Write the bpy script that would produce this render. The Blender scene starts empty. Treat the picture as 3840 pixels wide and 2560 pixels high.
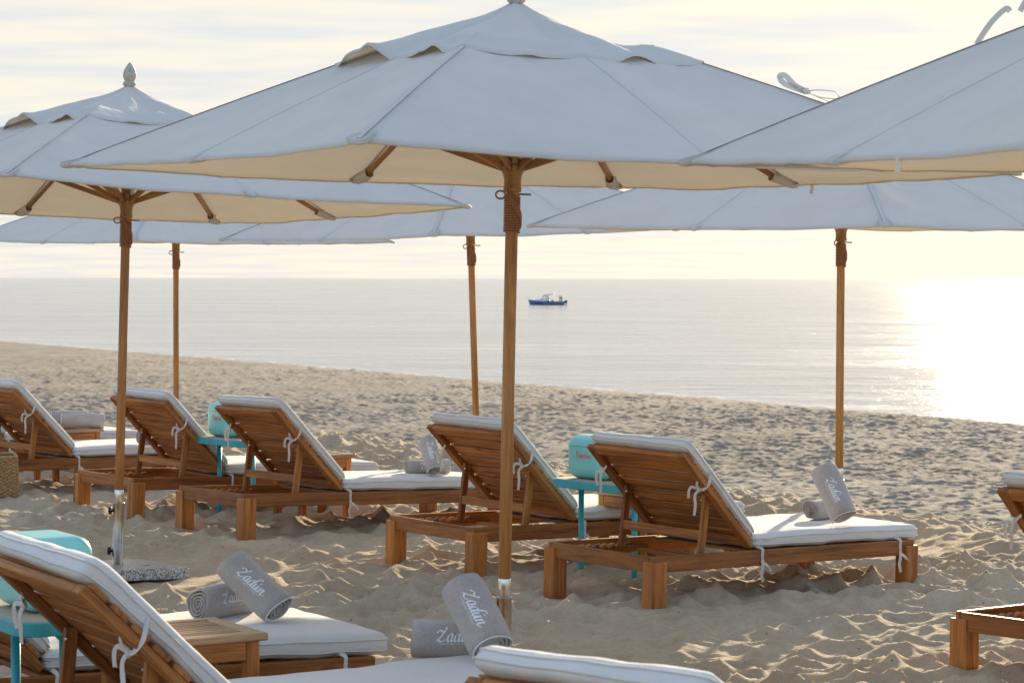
import bpy, bmesh, math, random
import numpy as np
from mathutils import Vector, Matrix

random.seed(7)
rng = np.random.default_rng(11)
C = bpy.context.scene.collection
R = math.radians
PI = math.pi
EYE = 1.70                       # camera height above the sand
FPX = 8980.0                     # focal length in pixels of a 3840 wide frame
SUN_EL, SUN_AZ = R(13.5), R(15)  # azimuth to the right of the view direction (+Y)

# ------------------------------------------------------------------ camera
sc = bpy.context.scene
cam = bpy.data.cameras.new('camera')
cam_ob = bpy.data.objects.new('camera', cam)
C.objects.link(cam_ob)
cam.sensor_width = 36.0
cam.lens = 36.0 * FPX / 3840.0
cam.clip_start = 0.2
cam.clip_end = 60000
th, ro = math.atan((1280 - 1043) / FPX), math.atan(8 / 3840)
f_ = Vector((0, math.cos(th), -math.sin(th)))
u0 = Vector((0, math.sin(th), math.cos(th)))
r0 = Vector((1, 0, 0))
r_ = r0 * math.cos(ro) + u0 * math.sin(ro)
u_ = u0 * math.cos(ro) - r0 * math.sin(ro)
cam_ob.matrix_world = Matrix(((r_.x, u_.x, -f_.x, 0), (r_.y, u_.y, -f_.y, 0), (r_.z, u_.z, -f_.z, EYE), (0, 0, 0, 1)))
cam.dof.use_dof = True
cam.dof.focus_distance = 12.5
cam.dof.aperture_fstop = 11
sc.camera = cam_ob

# ------------------------------------------------------------------ light
w = bpy.data.worlds.new('World')
sc.world = w
w.use_nodes = True
nt = w.node_tree
for n in list(nt.nodes): nt.nodes.remove(n)
def N(tree, t, **kw):
    n = tree.nodes.new(t)
    for k, v in kw.items():
        if k in n.inputs.keys() if hasattr(n.inputs, 'keys') else False: n.inputs[k].default_value = v
        else: setattr(n, k, v)
    return n
out = N(nt, 'ShaderNodeOutputWorld'); bg = N(nt, 'ShaderNodeBackground')
sky = N(nt, 'ShaderNodeTexSky', sky_type='NISHITA', sun_disc=False, sun_elevation=SUN_EL, sun_rotation=SUN_AZ,
        altitude=0, air_density=1.0, dust_density=0.6, ozone_density=1.2)
tc = N(nt, 'ShaderNodeTexCoord')
sep = N(nt, 'ShaderNodeSeparateXYZ')
nt.links.new(tc.outputs['Generated'], sep.inputs[0])
# thin streaky cloud sheet: direction projected on a high plane
add = N(nt, 'ShaderNodeMath', operation='ADD'); add.inputs[1].default_value = 0.06
nt.links.new(sep.outputs['Z'], add.inputs[0])
mxz = N(nt, 'ShaderNodeMath', operation='MAXIMUM'); mxz.inputs[1].default_value = 0.02
nt.links.new(add.outputs[0], mxz.inputs[0])
dvx = N(nt, 'ShaderNodeMath', operation='DIVIDE'); dvy = N(nt, 'ShaderNodeMath', operation='DIVIDE')
nt.links.new(sep.outputs['X'], dvx.inputs[0]); nt.links.new(mxz.outputs[0], dvx.inputs[1])
nt.links.new(sep.outputs['Y'], dvy.inputs[0]); nt.links.new(mxz.outputs[0], dvy.inputs[1])
cmb = N(nt, 'ShaderNodeCombineXYZ')
nt.links.new(dvx.outputs[0], cmb.inputs[0]); nt.links.new(dvy.outputs[0], cmb.inputs[1])
mp = N(nt, 'ShaderNodeMapping'); mp.inputs['Scale'].default_value = (0.9, 1.7, 1); mp.inputs['Rotation'].default_value = (0, 0, R(4))
nt.links.new(cmb.outputs[0], mp.inputs[0])
nz = N(nt, 'ShaderNodeTexNoise'); nz.inputs['Scale'].default_value = 1.6; nz.inputs['Detail'].default_value = 6; nz.inputs['Roughness'].default_value = 0.55
nt.links.new(mp.outputs[0], nz.inputs['Vector'])
rmp = N(nt, 'ShaderNodeValToRGB')
rmp.color_ramp.elements[0].position = 0.38; rmp.color_ramp.elements[0].color = (0.0, 0.0, 0.0, 1)
rmp.color_ramp.elements[1].position = 0.60; rmp.color_ramp.elements[1].color = (1, 1, 1, 1)
nt.links.new(nz.outputs['Fac'], rmp.inputs[0])
SKY_STR = 0.11
sk = N(nt, 'ShaderNodeVectorMath', operation='SCALE'); sk.inputs['Scale'].default_value = SKY_STR
nt.links.new(sky.outputs[0], sk.inputs[0])
# colour of the cloud sheet (bright cream veil, grey blue where it is thick)
ccol = N(nt, 'ShaderNodeMix', data_type='RGBA')
ccol.inputs['A'].default_value = (0.43, 0.44, 0.45, 1)
ccol.inputs['B'].default_value = (0.525, 0.495, 0.435, 1)
nt.links.new(rmp.outputs[0], ccol.inputs['Factor'])
side = N(nt, 'ShaderNodeMapRange')     # towards the sun the cloud sheet is cream, inland it is pale blue
side.inputs['From Min'].default_value = 0.15; side.inputs['From Max'].default_value = 0.85
nt.links.new(sep.outputs['Y'], side.inputs[0])
call = N(nt, 'ShaderNodeMix', data_type='RGBA'); call.inputs['A'].default_value = (0.37, 0.47, 0.645, 1)
nt.links.new(side.outputs[0], call.inputs['Factor']); nt.links.new(ccol.outputs['Result'], call.inputs['B'])
mix = N(nt, 'ShaderNodeMix', data_type='RGBA')
veil = N(nt, 'ShaderNodeMapRange'); veil.inputs['From Min'].default_value = -0.4; veil.inputs['From Max'].default_value = 0.75
veil.inputs['To Min'].default_value = 0.55; veil.inputs['To Max'].default_value = 0.97
nt.links.new(sep.outputs['Y'], veil.inputs[0])
nt.links.new(veil.outputs[0], mix.inputs['Factor'])
nt.links.new(sk.outputs[0], mix.inputs['A']); nt.links.new(call.outputs['Result'], mix.inputs['B'])
nt.links.new(mix.outputs['Result'], bg.inputs['Color']); bg.inputs['Strength'].default_value = 1.0
nt.links.new(bg.outputs[0], out.inputs[0])

sun = bpy.data.lights.new('sun', 'SUN'); sun.energy = 5.0; sun.angle = R(0.5); sun.color = (1.0, 0.82, 0.58)
sun_ob = bpy.data.objects.new('sun', sun); C.objects.link(sun_ob)
sd = Vector((math.sin(SUN_AZ) * math.cos(SUN_EL), math.cos(SUN_AZ) * math.cos(SUN_EL), math.sin(SUN_EL)))
sun_ob.rotation_euler = sd.to_track_quat('Z', 'Y').to_euler()
sun_ob.location = (10, 30, 20)

sc.view_settings.view_transform = 'Standard'
sc.view_settings.look = 'None'
sc.view_settings.exposure = 0.85
sc.view_settings.gamma = 1
sc.cycles.max_bounces = 8
sc.cycles.sample_clamp_indirect = 6
sc.cycles.use_denoising = True

# ------------------------------------------------------------------ numpy noise
def _hash(ix, iy, k=0):
    h = (ix.astype(np.int64) * 374761393 + iy.astype(np.int64) * 668265263 + k * 974634777) & 0xFFFFFFFF
    h = ((h ^ (h >> 13)) * 1274126177) & 0xFFFFFFFF
    h = ((h ^ (h >> 16)) * 2246822519) & 0xFFFFFFFF
    return ((h ^ (h >> 15)) & 0xFFFFFF) / float(0x1000000)
def vnoise(x, y, k=0):
    ix, iy = np.floor(x), np.floor(y); fx, fy = x - ix, y - iy
    fx = fx * fx * fx * (fx * (fx * 6 - 15) + 10); fy = fy * fy * fy * (fy * (fy * 6 - 15) + 10)
    a, b = _hash(ix, iy, k), _hash(ix + 1, iy, k); c, d = _hash(ix, iy + 1, k), _hash(ix + 1, iy + 1, k)
    return (a + (b - a) * fx) * (1 - fy) + (c + (d - c) * fx) * fy - 0.5
def fbm(x, y, o=4, k=0, g=0.5):
    s, a = 0, 1.0
    for i in range(o):
        s = s + a * vnoise(x, y, k + i * 17); x, y, a = x * 2.03 + 5.1, y * 2.03 + 1.7, a * g
    return s
def scoops(x, y, sp, k=0):
    """smooth hollows that meet in ridges, as trodden sand does: weighted squared distance to the nearest of jittered points"""
    x, y = x / sp, y / sp
    ix, iy = np.floor(x), np.floor(y)
    best = np.full(x.shape, 9.0); second = np.full(x.shape, 9.0)
    for dx in (-1, 0, 1):
        for dy in (-1, 0, 1):
            cx, cy = ix + dx, iy + dy
            px, py = cx + 0.1 + 0.8 * _hash(cx, cy, k), cy + 0.1 + 0.8 * _hash(cx, cy, k + 1)
            wgt = 0.6 + 0.9 * _hash(cx, cy, k + 2)
            d = ((x - px) ** 2 + (y - py) ** 2) * wgt + 0.16 * _hash(cx, cy, k + 3)
            second = np.minimum(second, np.maximum(best, d)); best = np.minimum(best, d)
    # soften the ridge line a little
    e = second - best
    return best - 0.045 * np.exp(-e / 0.035)

# ------------------------------------------------------------------ materials
def mat(name):
    m = bpy.data.materials.new(name); m.use_nodes = True
    t = m.node_tree; b = t.nodes['Principled BSDF']
    return m, t, b
def L_(t, a, b): t.links.new(a, b)
def ramp(t, stops):
    n = t.nodes.new('ShaderNodeValToRGB'); e = n.color_ramp.elements
    while len(e) < len(stops): e.new(0.5)
    for i, (p, c) in enumerate(stops): e[i].position = p; e[i].color = (*c, 1)
    return n
def noise(t, scale, detail=4, rough=0.55, vec=None, mapscale=None, rot=None):
    n = t.nodes.new('ShaderNodeTexNoise'); n.inputs['Scale'].default_value = scale
    n.inputs['Detail'].default_value = detail; n.inputs['Roughness'].default_value = rough
    if vec is not None:
        if mapscale:
            m = t.nodes.new('ShaderNodeMapping'); m.inputs['Scale'].default_value = mapscale
            if rot: m.inputs['Rotation'].default_value = rot
            L_(t, vec, m.inputs[0]); vec = m.outputs[0]
        L_(t, vec, n.inputs['Vector'])
    return n
def objco(t):
    return t.nodes.new('ShaderNodeTexCoord').outputs['Object']
def attr(t, name, o='Vector'):
    n = t.nodes.new('ShaderNodeAttribute'); n.attribute_name = name; return n.outputs[o]
def bump(t, b, h, dist, strength=1.0):
    n = t.nodes.new('ShaderNodeBump'); n.inputs['Distance'].default_value = dist; n.inputs['Strength'].default_value = strength
    L_(t, h, n.inputs['Height']); L_(t, n.outputs[0], b.inputs['Normal']); return n
def mixc(t, f, a, b_, mode='MIX'):
    n = t.nodes.new('ShaderNodeMix'); n.data_type = 'RGBA'; n.blend_type = mode
    for s, v in (('Factor', f), ('A', a), ('B', b_)):
        if isinstance(v, (int, float)): n.inputs[s].default_value = v
        elif isinstance(v, tuple): n.inputs[s].default_value = (*v, 1)
        else: L_(t, v, n.inputs[s])
    return n.outputs['Result']

def teak(name, dark, mid, light, rough=0.5, spec=0.35):
    m, t, b = mat(name)
    gp = attr(t, 'gp'); gr = attr(t, 'gr', 'Fac')
    oi = t.nodes.new('ShaderNodeObjectInfo')
    ov = t.nodes.new('ShaderNodeVectorMath'); ov.operation = 'MULTIPLY_ADD'
    cx = t.nodes.new('ShaderNodeCombineXYZ')
    for i in range(3): L_(t, oi.outputs['Random'], cx.inputs[i])
    ov.inputs[1].default_value = (13, 7, 5); L_(t, cx.outputs[0], ov.inputs[0]); L_(t, gp, ov.inputs[2])
    v = ov.outputs[0]
    # long wavy growth rings
    warp = noise(t, 1.6, 2, 0.5, v, (1.0, 5, 5))
    wv = t.nodes.new('ShaderNodeVectorMath'); wv.operation = 'MULTIPLY_ADD'; wv.inputs[1].default_value = (0, 0.05, 0.05)
    L_(t, warp.outputs['Color'], wv.inputs[0]); L_(t, v, wv.inputs[2])
    n1 = noise(t, 1.0, 5, 0.62, wv.outputs[0], (1.6, 46, 46))
    n2 = noise(t, 1.0, 3, 0.6, v, (9, 240, 240))
    n3 = noise(t, 2.3, 3, 0.55, v, (0.8, 2.5, 2.5))
    r1 = ramp(t, [(0.30, dark), (0.48, mid), (0.70, light)]); L_(t, n1.outputs['Fac'], r1.inputs[0])
    r2 = ramp(t, [(0.3, (0.62, 0.58, 0.55)), (0.6, (1, 1, 1))]); L_(t, n2.outputs['Fac'], r2.inputs[0])
    r3 = ramp(t, [(0.32, (0.72, 0.66, 0.62)), (0.62, (1.1, 1.08, 1.05))]); L_(t, n3.outputs['Fac'], r3.inputs[0])
    c = mixc(t, 0.75, r1.outputs[0], r2.outputs[0], 'MULTIPLY')
    c = mixc(t, 0.9, c, r3.outputs[0], 'MULTIPLY')
    rb = ramp(t, [(0.0, (0.72, 0.66, 0.60)), (0.5, (1, 1, 1)), (1.0, (1.16, 1.1, 1.0))]); L_(t, gr, rb.inputs[0])
    c = mixc(t, 1.0, c, rb.outputs[0], 'MULTIPLY')
    # occasional knots
    vo = t.nodes.new('ShaderNodeTexVoronoi'); vo.inputs['Scale'].default_value = 2.2
    mpn = t.nodes.new('ShaderNodeMapping'); mpn.inputs['Scale'].default_value = (1, 2.6, 2.6); L_(t, wv.outputs[0], mpn.inputs[0]); L_(t, mpn.outputs[0], vo.inputs['Vector'])
    rk = ramp(t, [(0.0, (0.35, 0.28, 0.22)), (0.05, (0.6, 0.5, 0.42)), (0.10, (1, 1, 1))]); L_(t, vo.outputs['Distance'], rk.inputs[0])
    c = mixc(t, 0.85, c, rk.outputs[0], 'MULTIPLY')
    L_(t, c, b.inputs['Base Color'])
    b.inputs['Roughness'].default_value = rough; b.inputs['Specular IOR Level'].default_value = spec
    bump(t, b, n2.outputs['Fac'], 0.0006, 0.7)
    return m
M = {}
M['teak'] = teak('teak', (0.185, 0.064, 0.016), (0.40, 0.155, 0.037), (0.53, 0.235, 0.066))
M['teak_pale'] = teak('weathered teak with sky sheen', (0.30, 0.165, 0.08), (0.46, 0.28, 0.15), (0.56, 0.37, 0.21), 0.42, 0.5)  # weathered table tops, with the sky's grazing sheen painted into the paler colour
M['pole_wood'] = teak('oiled pole wood', (0.33, 0.16, 0.057), (0.42, 0.22, 0.084), (0.48, 0.275, 0.115), 0.45)

def cloth(name, col, col2, weave=900, rough=0.9, transl=0.0, tcol=None, wr=0.0, bd=0.0004):
    m, t, b = mat(name)
    v = objco(t)
    n1 = noise(t, 3.0, 4, 0.6, v); r = ramp(t, [(0.3, col2), (0.65, col)]); L_(t, n1.outputs['Fac'], r.inputs[0])
    # slubs of the weave in two directions
    n2 = noise(t, 1.0, 2, 0.5, v, (weave * .06, weave, weave)); n3 = noise(t, 1.0, 2, 0.5, v, (weave, weave * .06, weave * .5))
    mm = t.nodes.new('ShaderNodeMath'); mm.operation = 'ADD'; L_(t, n2.outputs['Fac'], mm.inputs[0]); L_(t, n3.outputs['Fac'], mm.inputs[1])
    rr = ramp(t, [(0.35, (0.94, 0.94, 0.94)), (0.62, (1.02, 1.02, 1.02))])
    hf = t.nodes.new('ShaderNodeMath'); hf.operation = 'MULTIPLY'; hf.inputs[1].default_value = 0.5; L_(t, mm.outputs[0], hf.inputs[0]); L_(t, hf.outputs[0], rr.inputs[0])
    c = mixc(t, 0.8, r.outputs[0], rr.outputs[0], 'MULTIPLY')
    L_(t, c, b.inputs['Base Color']); b.inputs['Roughness'].default_value = rough; b.inputs['Specular IOR Level'].default_value = 0.12
    b.inputs['Sheen Weight'].default_value = 0.12
    bn = bump(t, b, hf.outputs[0], bd, 0.6)
    if wr:
        n4 = noise(t, 1.0, 3, 0.5, v, (9, 9, 9)); b2 = t.nodes.new('ShaderNodeBump'); b2.inputs['Distance'].default_value = wr
        L_(t, n4.outputs['Fac'], b2.inputs['Height']); L_(t, b2.outputs[0], bn.inputs['Normal'])
    if transl:
        tr = t.nodes.new('ShaderNodeBsdfTranslucent'); tr.inputs['Color'].default_value = (*tcol, 1)
        ms = t.nodes.new('ShaderNodeMixShader'); ms.inputs[0].default_value = transl
        L_(t, b.outputs[0], ms.inputs[1]); L_(t, tr.outputs[0], ms.inputs[2])
        L_(t, ms.outputs[0], t.nodes['Material Output'].inputs[0])
    return m
M['canopy'] = cloth('canopy canvas', (0.70, 0.69, 0.655), (0.655, 0.645, 0.605), 700, 0.9, 0.18, (0.54, 0.45, 0.325), 0.008)
M['cushion'] = cloth('cushion linen', (0.69, 0.665, 0.625), (0.645, 0.62, 0.585), 500, 0.95, 0, None, 0.006, 0.0007)
M['piping'] = cloth('cushion piping', (0.69, 0.665, 0.625), (0.645, 0.62, 0.585), 900)
M['tie'] = cloth('cotton tape', (0.72, 0.68, 0.62), (0.66, 0.62, 0.56), 1400)
M['towel_trim'] = cloth('towel trim', (0.72, 0.74, 0.76), (0.66, 0.68, 0.70), 900)

def terry():
    m, t, b = mat('terry towel'); v = objco(t)
    n1 = noise(t, 260, 3, 0.7, v); n2 = noise(t, 1.0, 3, 0.6, v, (420, 60, 60)); n3 = noise(t, 9, 3, 0.5, v)
    r = ramp(t, [(0.32, (0.30, 0.262, 0.24)), (0.5, (0.44, 0.39, 0.36)), (0.7, (0.56, 0.505, 0.47))])
    mm = t.nodes.new('ShaderNodeMath'); mm.operation = 'MULTIPLY_ADD'; mm.inputs[1].default_value = 0.5
    h2 = t.nodes.new('ShaderNodeMath'); h2.operation = 'MULTIPLY'; h2.inputs[1].default_value = 0.5
    L_(t, n2.outputs['Fac'], h2.inputs[0]); L_(t, n1.outputs['Fac'], mm.inputs[0]); L_(t, h2.outputs[0], mm.inputs[2]); L_(t, mm.outputs[0], r.inputs[0])
    r3 = ramp(t, [(0.3, (0.86, 0.86, 0.86)), (0.7, (1.08, 1.08, 1.08))]); L_(t, n3.outputs['Fac'], r3.inputs[0])
    L_(t, mixc(t, 1.0, r.outputs[0], r3.outputs[0], 'MULTIPLY'), b.inputs['Base Color'])
    b.inputs['Roughness'].default_value = 1; b.inputs['Specular IOR Level'].default_value = 0.05; b.inputs['Sheen Weight'].default_value = 0.4
    b.inputs['Sheen Roughness'].default_value = 0.6
    bump(t, b, n1.outputs['Fac'], 0.004, 0.9)
    return m
M['terry'] = terry()
def plain(name, col, rough=0.5, metal=0.0, spec=0.5, var=0.12, scale=14, bd=0.0):
    m, t, b = mat(name); v = objco(t)
    n1 = noise(t, scale, 5, 0.6, v)
    lo = tuple(c * (1 - var) for c in col); hi = tuple(min(1, c * (1 + var)) for c in col)
    r = ramp(t, [(0.3, lo), (0.7, hi)]); L_(t, n1.outputs['Fac'], r.inputs[0]); L_(t, r.outputs[0], b.inputs['Base Color'])
    b.inputs['Roughness'].default_value = rough; b.inputs['Metallic'].default_value = metal; b.inputs['Specular IOR Level'].default_value = spec
    if bd: bump(t, b, n1.outputs['Fac'], bd)
    return m
M['embroidery'] = plain('white embroidery', (0.80, 0.82, 0.85), 0.8, 0, 0.2, 0.05, 200)
M['mint'] = plain('mint cooler shell', (0.23, 0.63, 0.60), 0.32, 0, 0.5, 0.04, 8)
M['logo_red'] = plain('coral cooler lettering', (0.62, 0.22, 0.20), 0.4, 0, 0.5, 0.06)
M['gasket'] = plain('dark gasket', (0.10, 0.13, 0.12), 0.6)
M['turquoise'] = plain('turquoise painted metal', (0.035, 0.36, 0.42), 0.38, 0, 0.5, 0.08, 9)
M['leather'] = plain('brown leather', (0.20, 0.075, 0.04), 0.5, 0, 0.4, 0.2, 40)
M['tabletop'] = plain('beige table inlay', (0.42, 0.34, 0.24), 0.7, 0, 0.3, 0.15, 30)
M['alu'] = plain('aluminium sleeve', (0.72, 0.73, 0.74), 0.28, 1.0, 0.5, 0.12, 30)
M['steel'] = plain('stainless tube', (0.40, 0.36, 0.30), 0.3, 1.0, 0.5, 0.18, 22)
M['knob'] = plain('black knob', (0.012, 0.012, 0.013), 0.4)
M['pin'] = plain('steel pin', (0.28, 0.26, 0.23), 0.35, 1.0)
M['pulley'] = plain('white pulley', (0.70, 0.69, 0.66), 0.4)
M['hub'] = plain('varnished hub wood', (0.34, 0.20, 0.062), 0.4, 0, 0.45, 0.2, 24)
M['rope'] = plain('brown cord', (0.34, 0.165, 0.085), 0.8, 0, 0.2, 0.25, 220, 0.001)
M['finial'] = plain('weathered finial', (0.46, 0.42, 0.35), 0.7, 0, 0.3, 0.22, 60, 0.001)
M['slotdark'] = plain('dark slot', (0.03, 0.03, 0.03), 0.7)
def granite():
    m, t, b = mat('polished granite'); v = objco(t)
    vo = t.nodes.new('ShaderNodeTexVoronoi'); vo.inputs['Scale'].default_value = 170; L_(t, v, vo.inputs['Vector'])
    r = ramp(t, [(0.0, (0.05, 0.055, 0.057)), (0.30, (0.22, 0.23, 0.23)), (0.58, (0.45, 0.46, 0.45)), (0.95, (0.7, 0.7, 0.68))])
    sepc = t.nodes.new('ShaderNodeSeparateColor'); L_(t, vo.outputs['Color'], sepc.inputs[0]); L_(t, sepc.outputs[0], r.inputs[0])
    L_(t, r.outputs[0], b.inputs['Base Color']); b.inputs['Roughness'].default_value = 0.32; b.inputs['Specular IOR Level'].default_value = 0.5
    return m
M['granite'] = granite()
def wicker():
    m, t, b = mat('woven wicker'); v = objco(t)
    n = noise(t, 70, 3, 0.6, v); r = ramp(t, [(0.3, (0.25, 0.13, 0.05)), (0.7, (0.56, 0.36, 0.16))]); L_(t, n.outputs['Fac'], r.inputs[0])
    L_(t, r.outputs[0], b.inputs['Base Color']); b.inputs['Roughness'].default_value = 0.7
    return m
M['wicker'] = wicker()
def sandmat(name, far):
    m, t, b = mat(name)
    v = t.nodes.new('ShaderNodeNewGeometry').outputs['Position']
    n1 = noise(t, 0.9 if not far else 0.16, 5, 0.6, v); n2 = noise(t, 330 if not far else 40, 2, 0.8, v); n3 = noise(t, 26 if not far else 3.2, 4, 0.65, v)
    c1 = (0.395, 0.314, 0.216) if not far else (0.215, 0.182, 0.142)
    c2 = (0.525, 0.425, 0.30) if not far else (0.315, 0.268, 0.21)
    r = ramp(t, [(0.3, c1), (0.68, c2)]); L_(t, n1.outputs['Fac'], r.inputs[0])
    g = ramp(t, [(0.25, (0.62, 0.60, 0.58)), (0.5, (1, 1, 1)), (0.78, (1.3, 1.3, 1.28))]); L_(t, n2.outputs['Fac'], g.inputs[0])
    g3 = ramp(t, [(0.3, (0.86, 0.85, 0.84)), (0.66, (1.06, 1.06, 1.05))]); L_(t, n3.outputs['Fac'], g3.inputs[0])
    c = mixc(t, 0.8, r.outputs[0], g.outputs[0], 'MULTIPLY'); c = mixc(t, 0.8, c, g3.outputs[0], 'MULTIPLY')
    if not far:
        vo = t.nodes.new('ShaderNodeTexVoronoi'); vo.inputs['Scale'].default_value = 11; L_(t, v, vo.inputs['Vector'])
        dk = ramp(t, [(0.0, (0.25, 0.22, 0.2)), (0.055, (0.3, 0.27, 0.25)), (0.075, (1, 1, 1))]); L_(t, vo.outputs['Distance'], dk.inputs[0])
        c = mixc(t, 0.85, c, dk.outputs[0], 'MULTIPLY')
    L_(t, c, b.inputs['Base Color']); b.inputs['Roughness'].default_value = 0.95; b.inputs['Specular IOR Level'].default_value = 0.15
    bn = bump(t, b, n3.outputs['Fac'], 0.018 if not far else 0.05, 0.55)
    b2 = t.nodes.new('ShaderNodeBump'); b2.inputs['Distance'].default_value = 0.0012 if not far else 0.01; b2.inputs['Strength'].default_value = 0.8
    L_(t, n2.outputs['Fac'], b2.inputs['Height']); L_(t, b2.outputs[0], bn.inputs['Normal'])
    return m
M['sand'] = sandmat('trodden sand', False)
M['beach'] = sandmat('far beach sand', True)

# ------------------------------------------------------------------ mesh builder
class MB:
    def __init__(s): s.v, s.f, s.gp, s.gr, s.sm = [], [], [], [], []
    def add(s, verts, faces, gp=None, gr=0.5, smooth=False):
        o = len(s.v)
        s.v += [tuple(p) for p in verts]; s.f += [tuple(i + o for i in f) for f in faces]
        s.gp += [tuple(p) for p in (gp if gp is not None else verts)]
        s.gr += [gr] * len(verts); s.sm += [smooth] * len(faces)
        return s
    def board(s, c, u, v, l, a, b, bev=0.004):
        """box: centre c, length l along u, a along v, b along u x v, chamfered edges"""
        c, u, v = Vector(c), Vector(u).normalized(), Vector(v)
        v = (v - u * v.dot(u)).normalized(); w_ = u.cross(v)
        h = (l / 2, a / 2, b / 2); bev = min(bev, min(h) * .45)
        loc, idx = [], {}
        for sx in (-1, 1):
            for sy in (-1, 1):
                for sz in (-1, 1):
                    S = (sx, sy, sz)
                    for ax in range(3):
                        p = [S[i] * (h[i] - bev) for i in range(3)]; p[ax] = S[ax] * h[ax]
                        idx[(S, ax)] = len(loc); loc.append(p)
        F = []
        for ax in range(3):
            i, j = (ax + 1) % 3, (ax + 2) % 3
            for sg in (-1, 1):
                q = []
                for a_, b_ in ((-1, -1), (1, -1), (1, 1), (-1, 1)):
                    S = [0, 0, 0]; S[ax] = sg; S[i] = a_; S[j] = b_; q.append(idx[(tuple(S), ax)])
                F.append(q if sg > 0 else q[::-1])
        for ax in range(3):      # edges along ax
            i, j = (ax + 1) % 3, (ax + 2) % 3
            for a_ in (-1, 1):
                for b_ in (-1, 1):
                    S0 = [0, 0, 0]; S0[ax] = -1; S0[i] = a_; S0[j] = b_; S1 = list(S0); S1[ax] = 1
                    S0, S1 = tuple(S0), tuple(S1)
                    q = [idx[(S0, i)], idx[(S1, i)], idx[(S1, j)], idx[(S0, j)]]
                    F.append(q if a_ * b_ < 0 else q[::-1])
        for sx in (-1, 1):
            for sy in (-1, 1):
                for sz in (-1, 1):
                    S = (sx, sy, sz); q = [idx[(S, 0)], idx[(S, 1)], idx[(S, 2)]]
                    F.append(q if sx * sy * sz > 0 else q[::-1])
        off = (random.uniform(0, 40), random.uniform(0, 40), random.uniform(0, 40))
        s.add([c + u * p[0] + v * p[1] + w_ * p[2] for p in loc], F, [(p[0] + off[0], p[1] + off[1], p[2] + off[2]) for p in loc], random.random())
        return s
    def bar(s, p0, p1, a, b, side=(0, 0, 1), bev=0.003):
        p0, p1 = Vector(p0), Vector(p1); return s.board((p0 + p1) / 2, p1 - p0, side, (p1 - p0).length, a, b, bev)
    def tube(s, pts, rad, n=10, caps=True, closed=False, flat=None):
        pts = [Vector(p) for p in pts]; k = len(pts)
        rad = [rad] * k if isinstance(rad, (int, float)) else rad
        V, F = [], []; off = random.uniform(0, 40); gp = []; run = 0
        t0 = (pts[1] - pts[0]).normalized()
        ref = Vector((0, 0, 1)) if abs(t0.z) < 0.9 else Vector((1, 0, 0))
        nrm = (ref - t0 * ref.dot(t0)).normalized()
        for i, p in enumerate(pts):
            if closed: t = (pts[(i + 1) % k] - pts[i - 1]).normalized()
            else: t = (pts[min(i + 1, k - 1)] - pts[max(i - 1, 0)]).normalized()
            nrm = (nrm - t * nrm.dot(t)).normalized(); bi = t.cross(nrm)
            if i: run += (pts[i] - pts[i - 1]).length
            for j in range(n):
                a = 2 * PI * j / n; ca, sa = math.cos(a), math.sin(a) * (flat or 1)
                V.append(p + (nrm * ca + bi * sa) * rad[i]); gp.append((run + off, ca * rad[i] + off, sa * rad[i]))
        for i in range(k if closed else k - 1):
            for j in range(n):
                a, b = i * n + j, i * n + (j + 1) % n; c_, d = ((i + 1) % k) * n + (j + 1) % n, ((i + 1) % k) * n + j
                F.append((a, b, c_, d))
        s.add(V, F, gp, random.random(), True)
        if caps and not closed:
            o = len(s.v) - len(V)
            s.f += [tuple(o + j for j in range(n))[::-1], tuple(o + (k - 1) * n + j for j in range(n))]; s.sm += [False, False]
        return s
    def ribbon(s, pts, wdt, thick, normal):
        """flat tape along pts; normal(i) gives the face direction"""
        pts = [Vector(p) for p in pts]; k = len(pts); V, F = [], []
        for i, p in enumerate(pts):
            t = (pts[min(i + 1, k - 1)] - pts[max(i - 1, 0)]).normalized()
            nn = Vector(normal(i) if callable(normal) else normal); nn = (nn - t * nn.dot(t)).normalized(); bi = t.cross(nn)
            for a, b in ((-1, -1), (1, -1), (1, 1), (-1, 1)): V.append(p + bi * a * wdt / 2 + nn * b * thick / 2)
        for i in range(k - 1):
            for j in range(4): F.append((i * 4 + j, i * 4 + (j + 1) % 4, (i + 1) * 4 + (j + 1) % 4, (i + 1) * 4 + j))
        F += [(3, 2, 1, 0), tuple((k - 1) * 4 + j for j in range(4))]
        return s.add(V, F, None, .5, False)
    def lathe(s, prof, n=24, c=(0, 0, 0), caps=True):
        V, F = [], []; k = len(prof)
        for r, z in prof:
            for j in range(n): V.append((c[0] + r * math.cos(2 * PI * j / n), c[1] + r * math.sin(2 * PI * j / n), c[2] + z))
        for i in range(k - 1):
            for j in range(n): F.append((i * n + j, i * n + (j + 1) % n, (i + 1) * n + (j + 1) % n, (i + 1) * n + j))
        if caps: F += [tuple(range(n))[::-1], tuple((k - 1) * n + j for j in range(n))]
        return s.add(V, F, None, random.random(), True)
    def rbox(s, c, half, r, n=(12, 12, 4), mapf=None):
        """rounded box from a subdivided cube; mapf bends the result"""
        hx, hy, hz = half; V, F, key = [], [], {}
        def vid(p):
            kx = tuple(round(q, 6) for q in p)
            if kx not in key:
                q = [max(-(h - r), min(h - r, x)) for x, h in zip(p, half)]
                d = Vector([x - y for x, y in zip(p, q)])
                if d.length > 1e-9: d = d.normalized() * r
                key[kx] = len(V); V.append(Vector(q) + d)
            return key[kx]
        def lin(h, m):   # denser near the rounded rims
            e = [-h, -h + r * .35, -h + r * .75]; mid = [-(h - r) + 2 * (h - r) * i / m for i in range(m + 1)]
            return e + mid + [-x for x in e[::-1]]
        G = [lin(h, m) for h, m in zip(half, n)]
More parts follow.
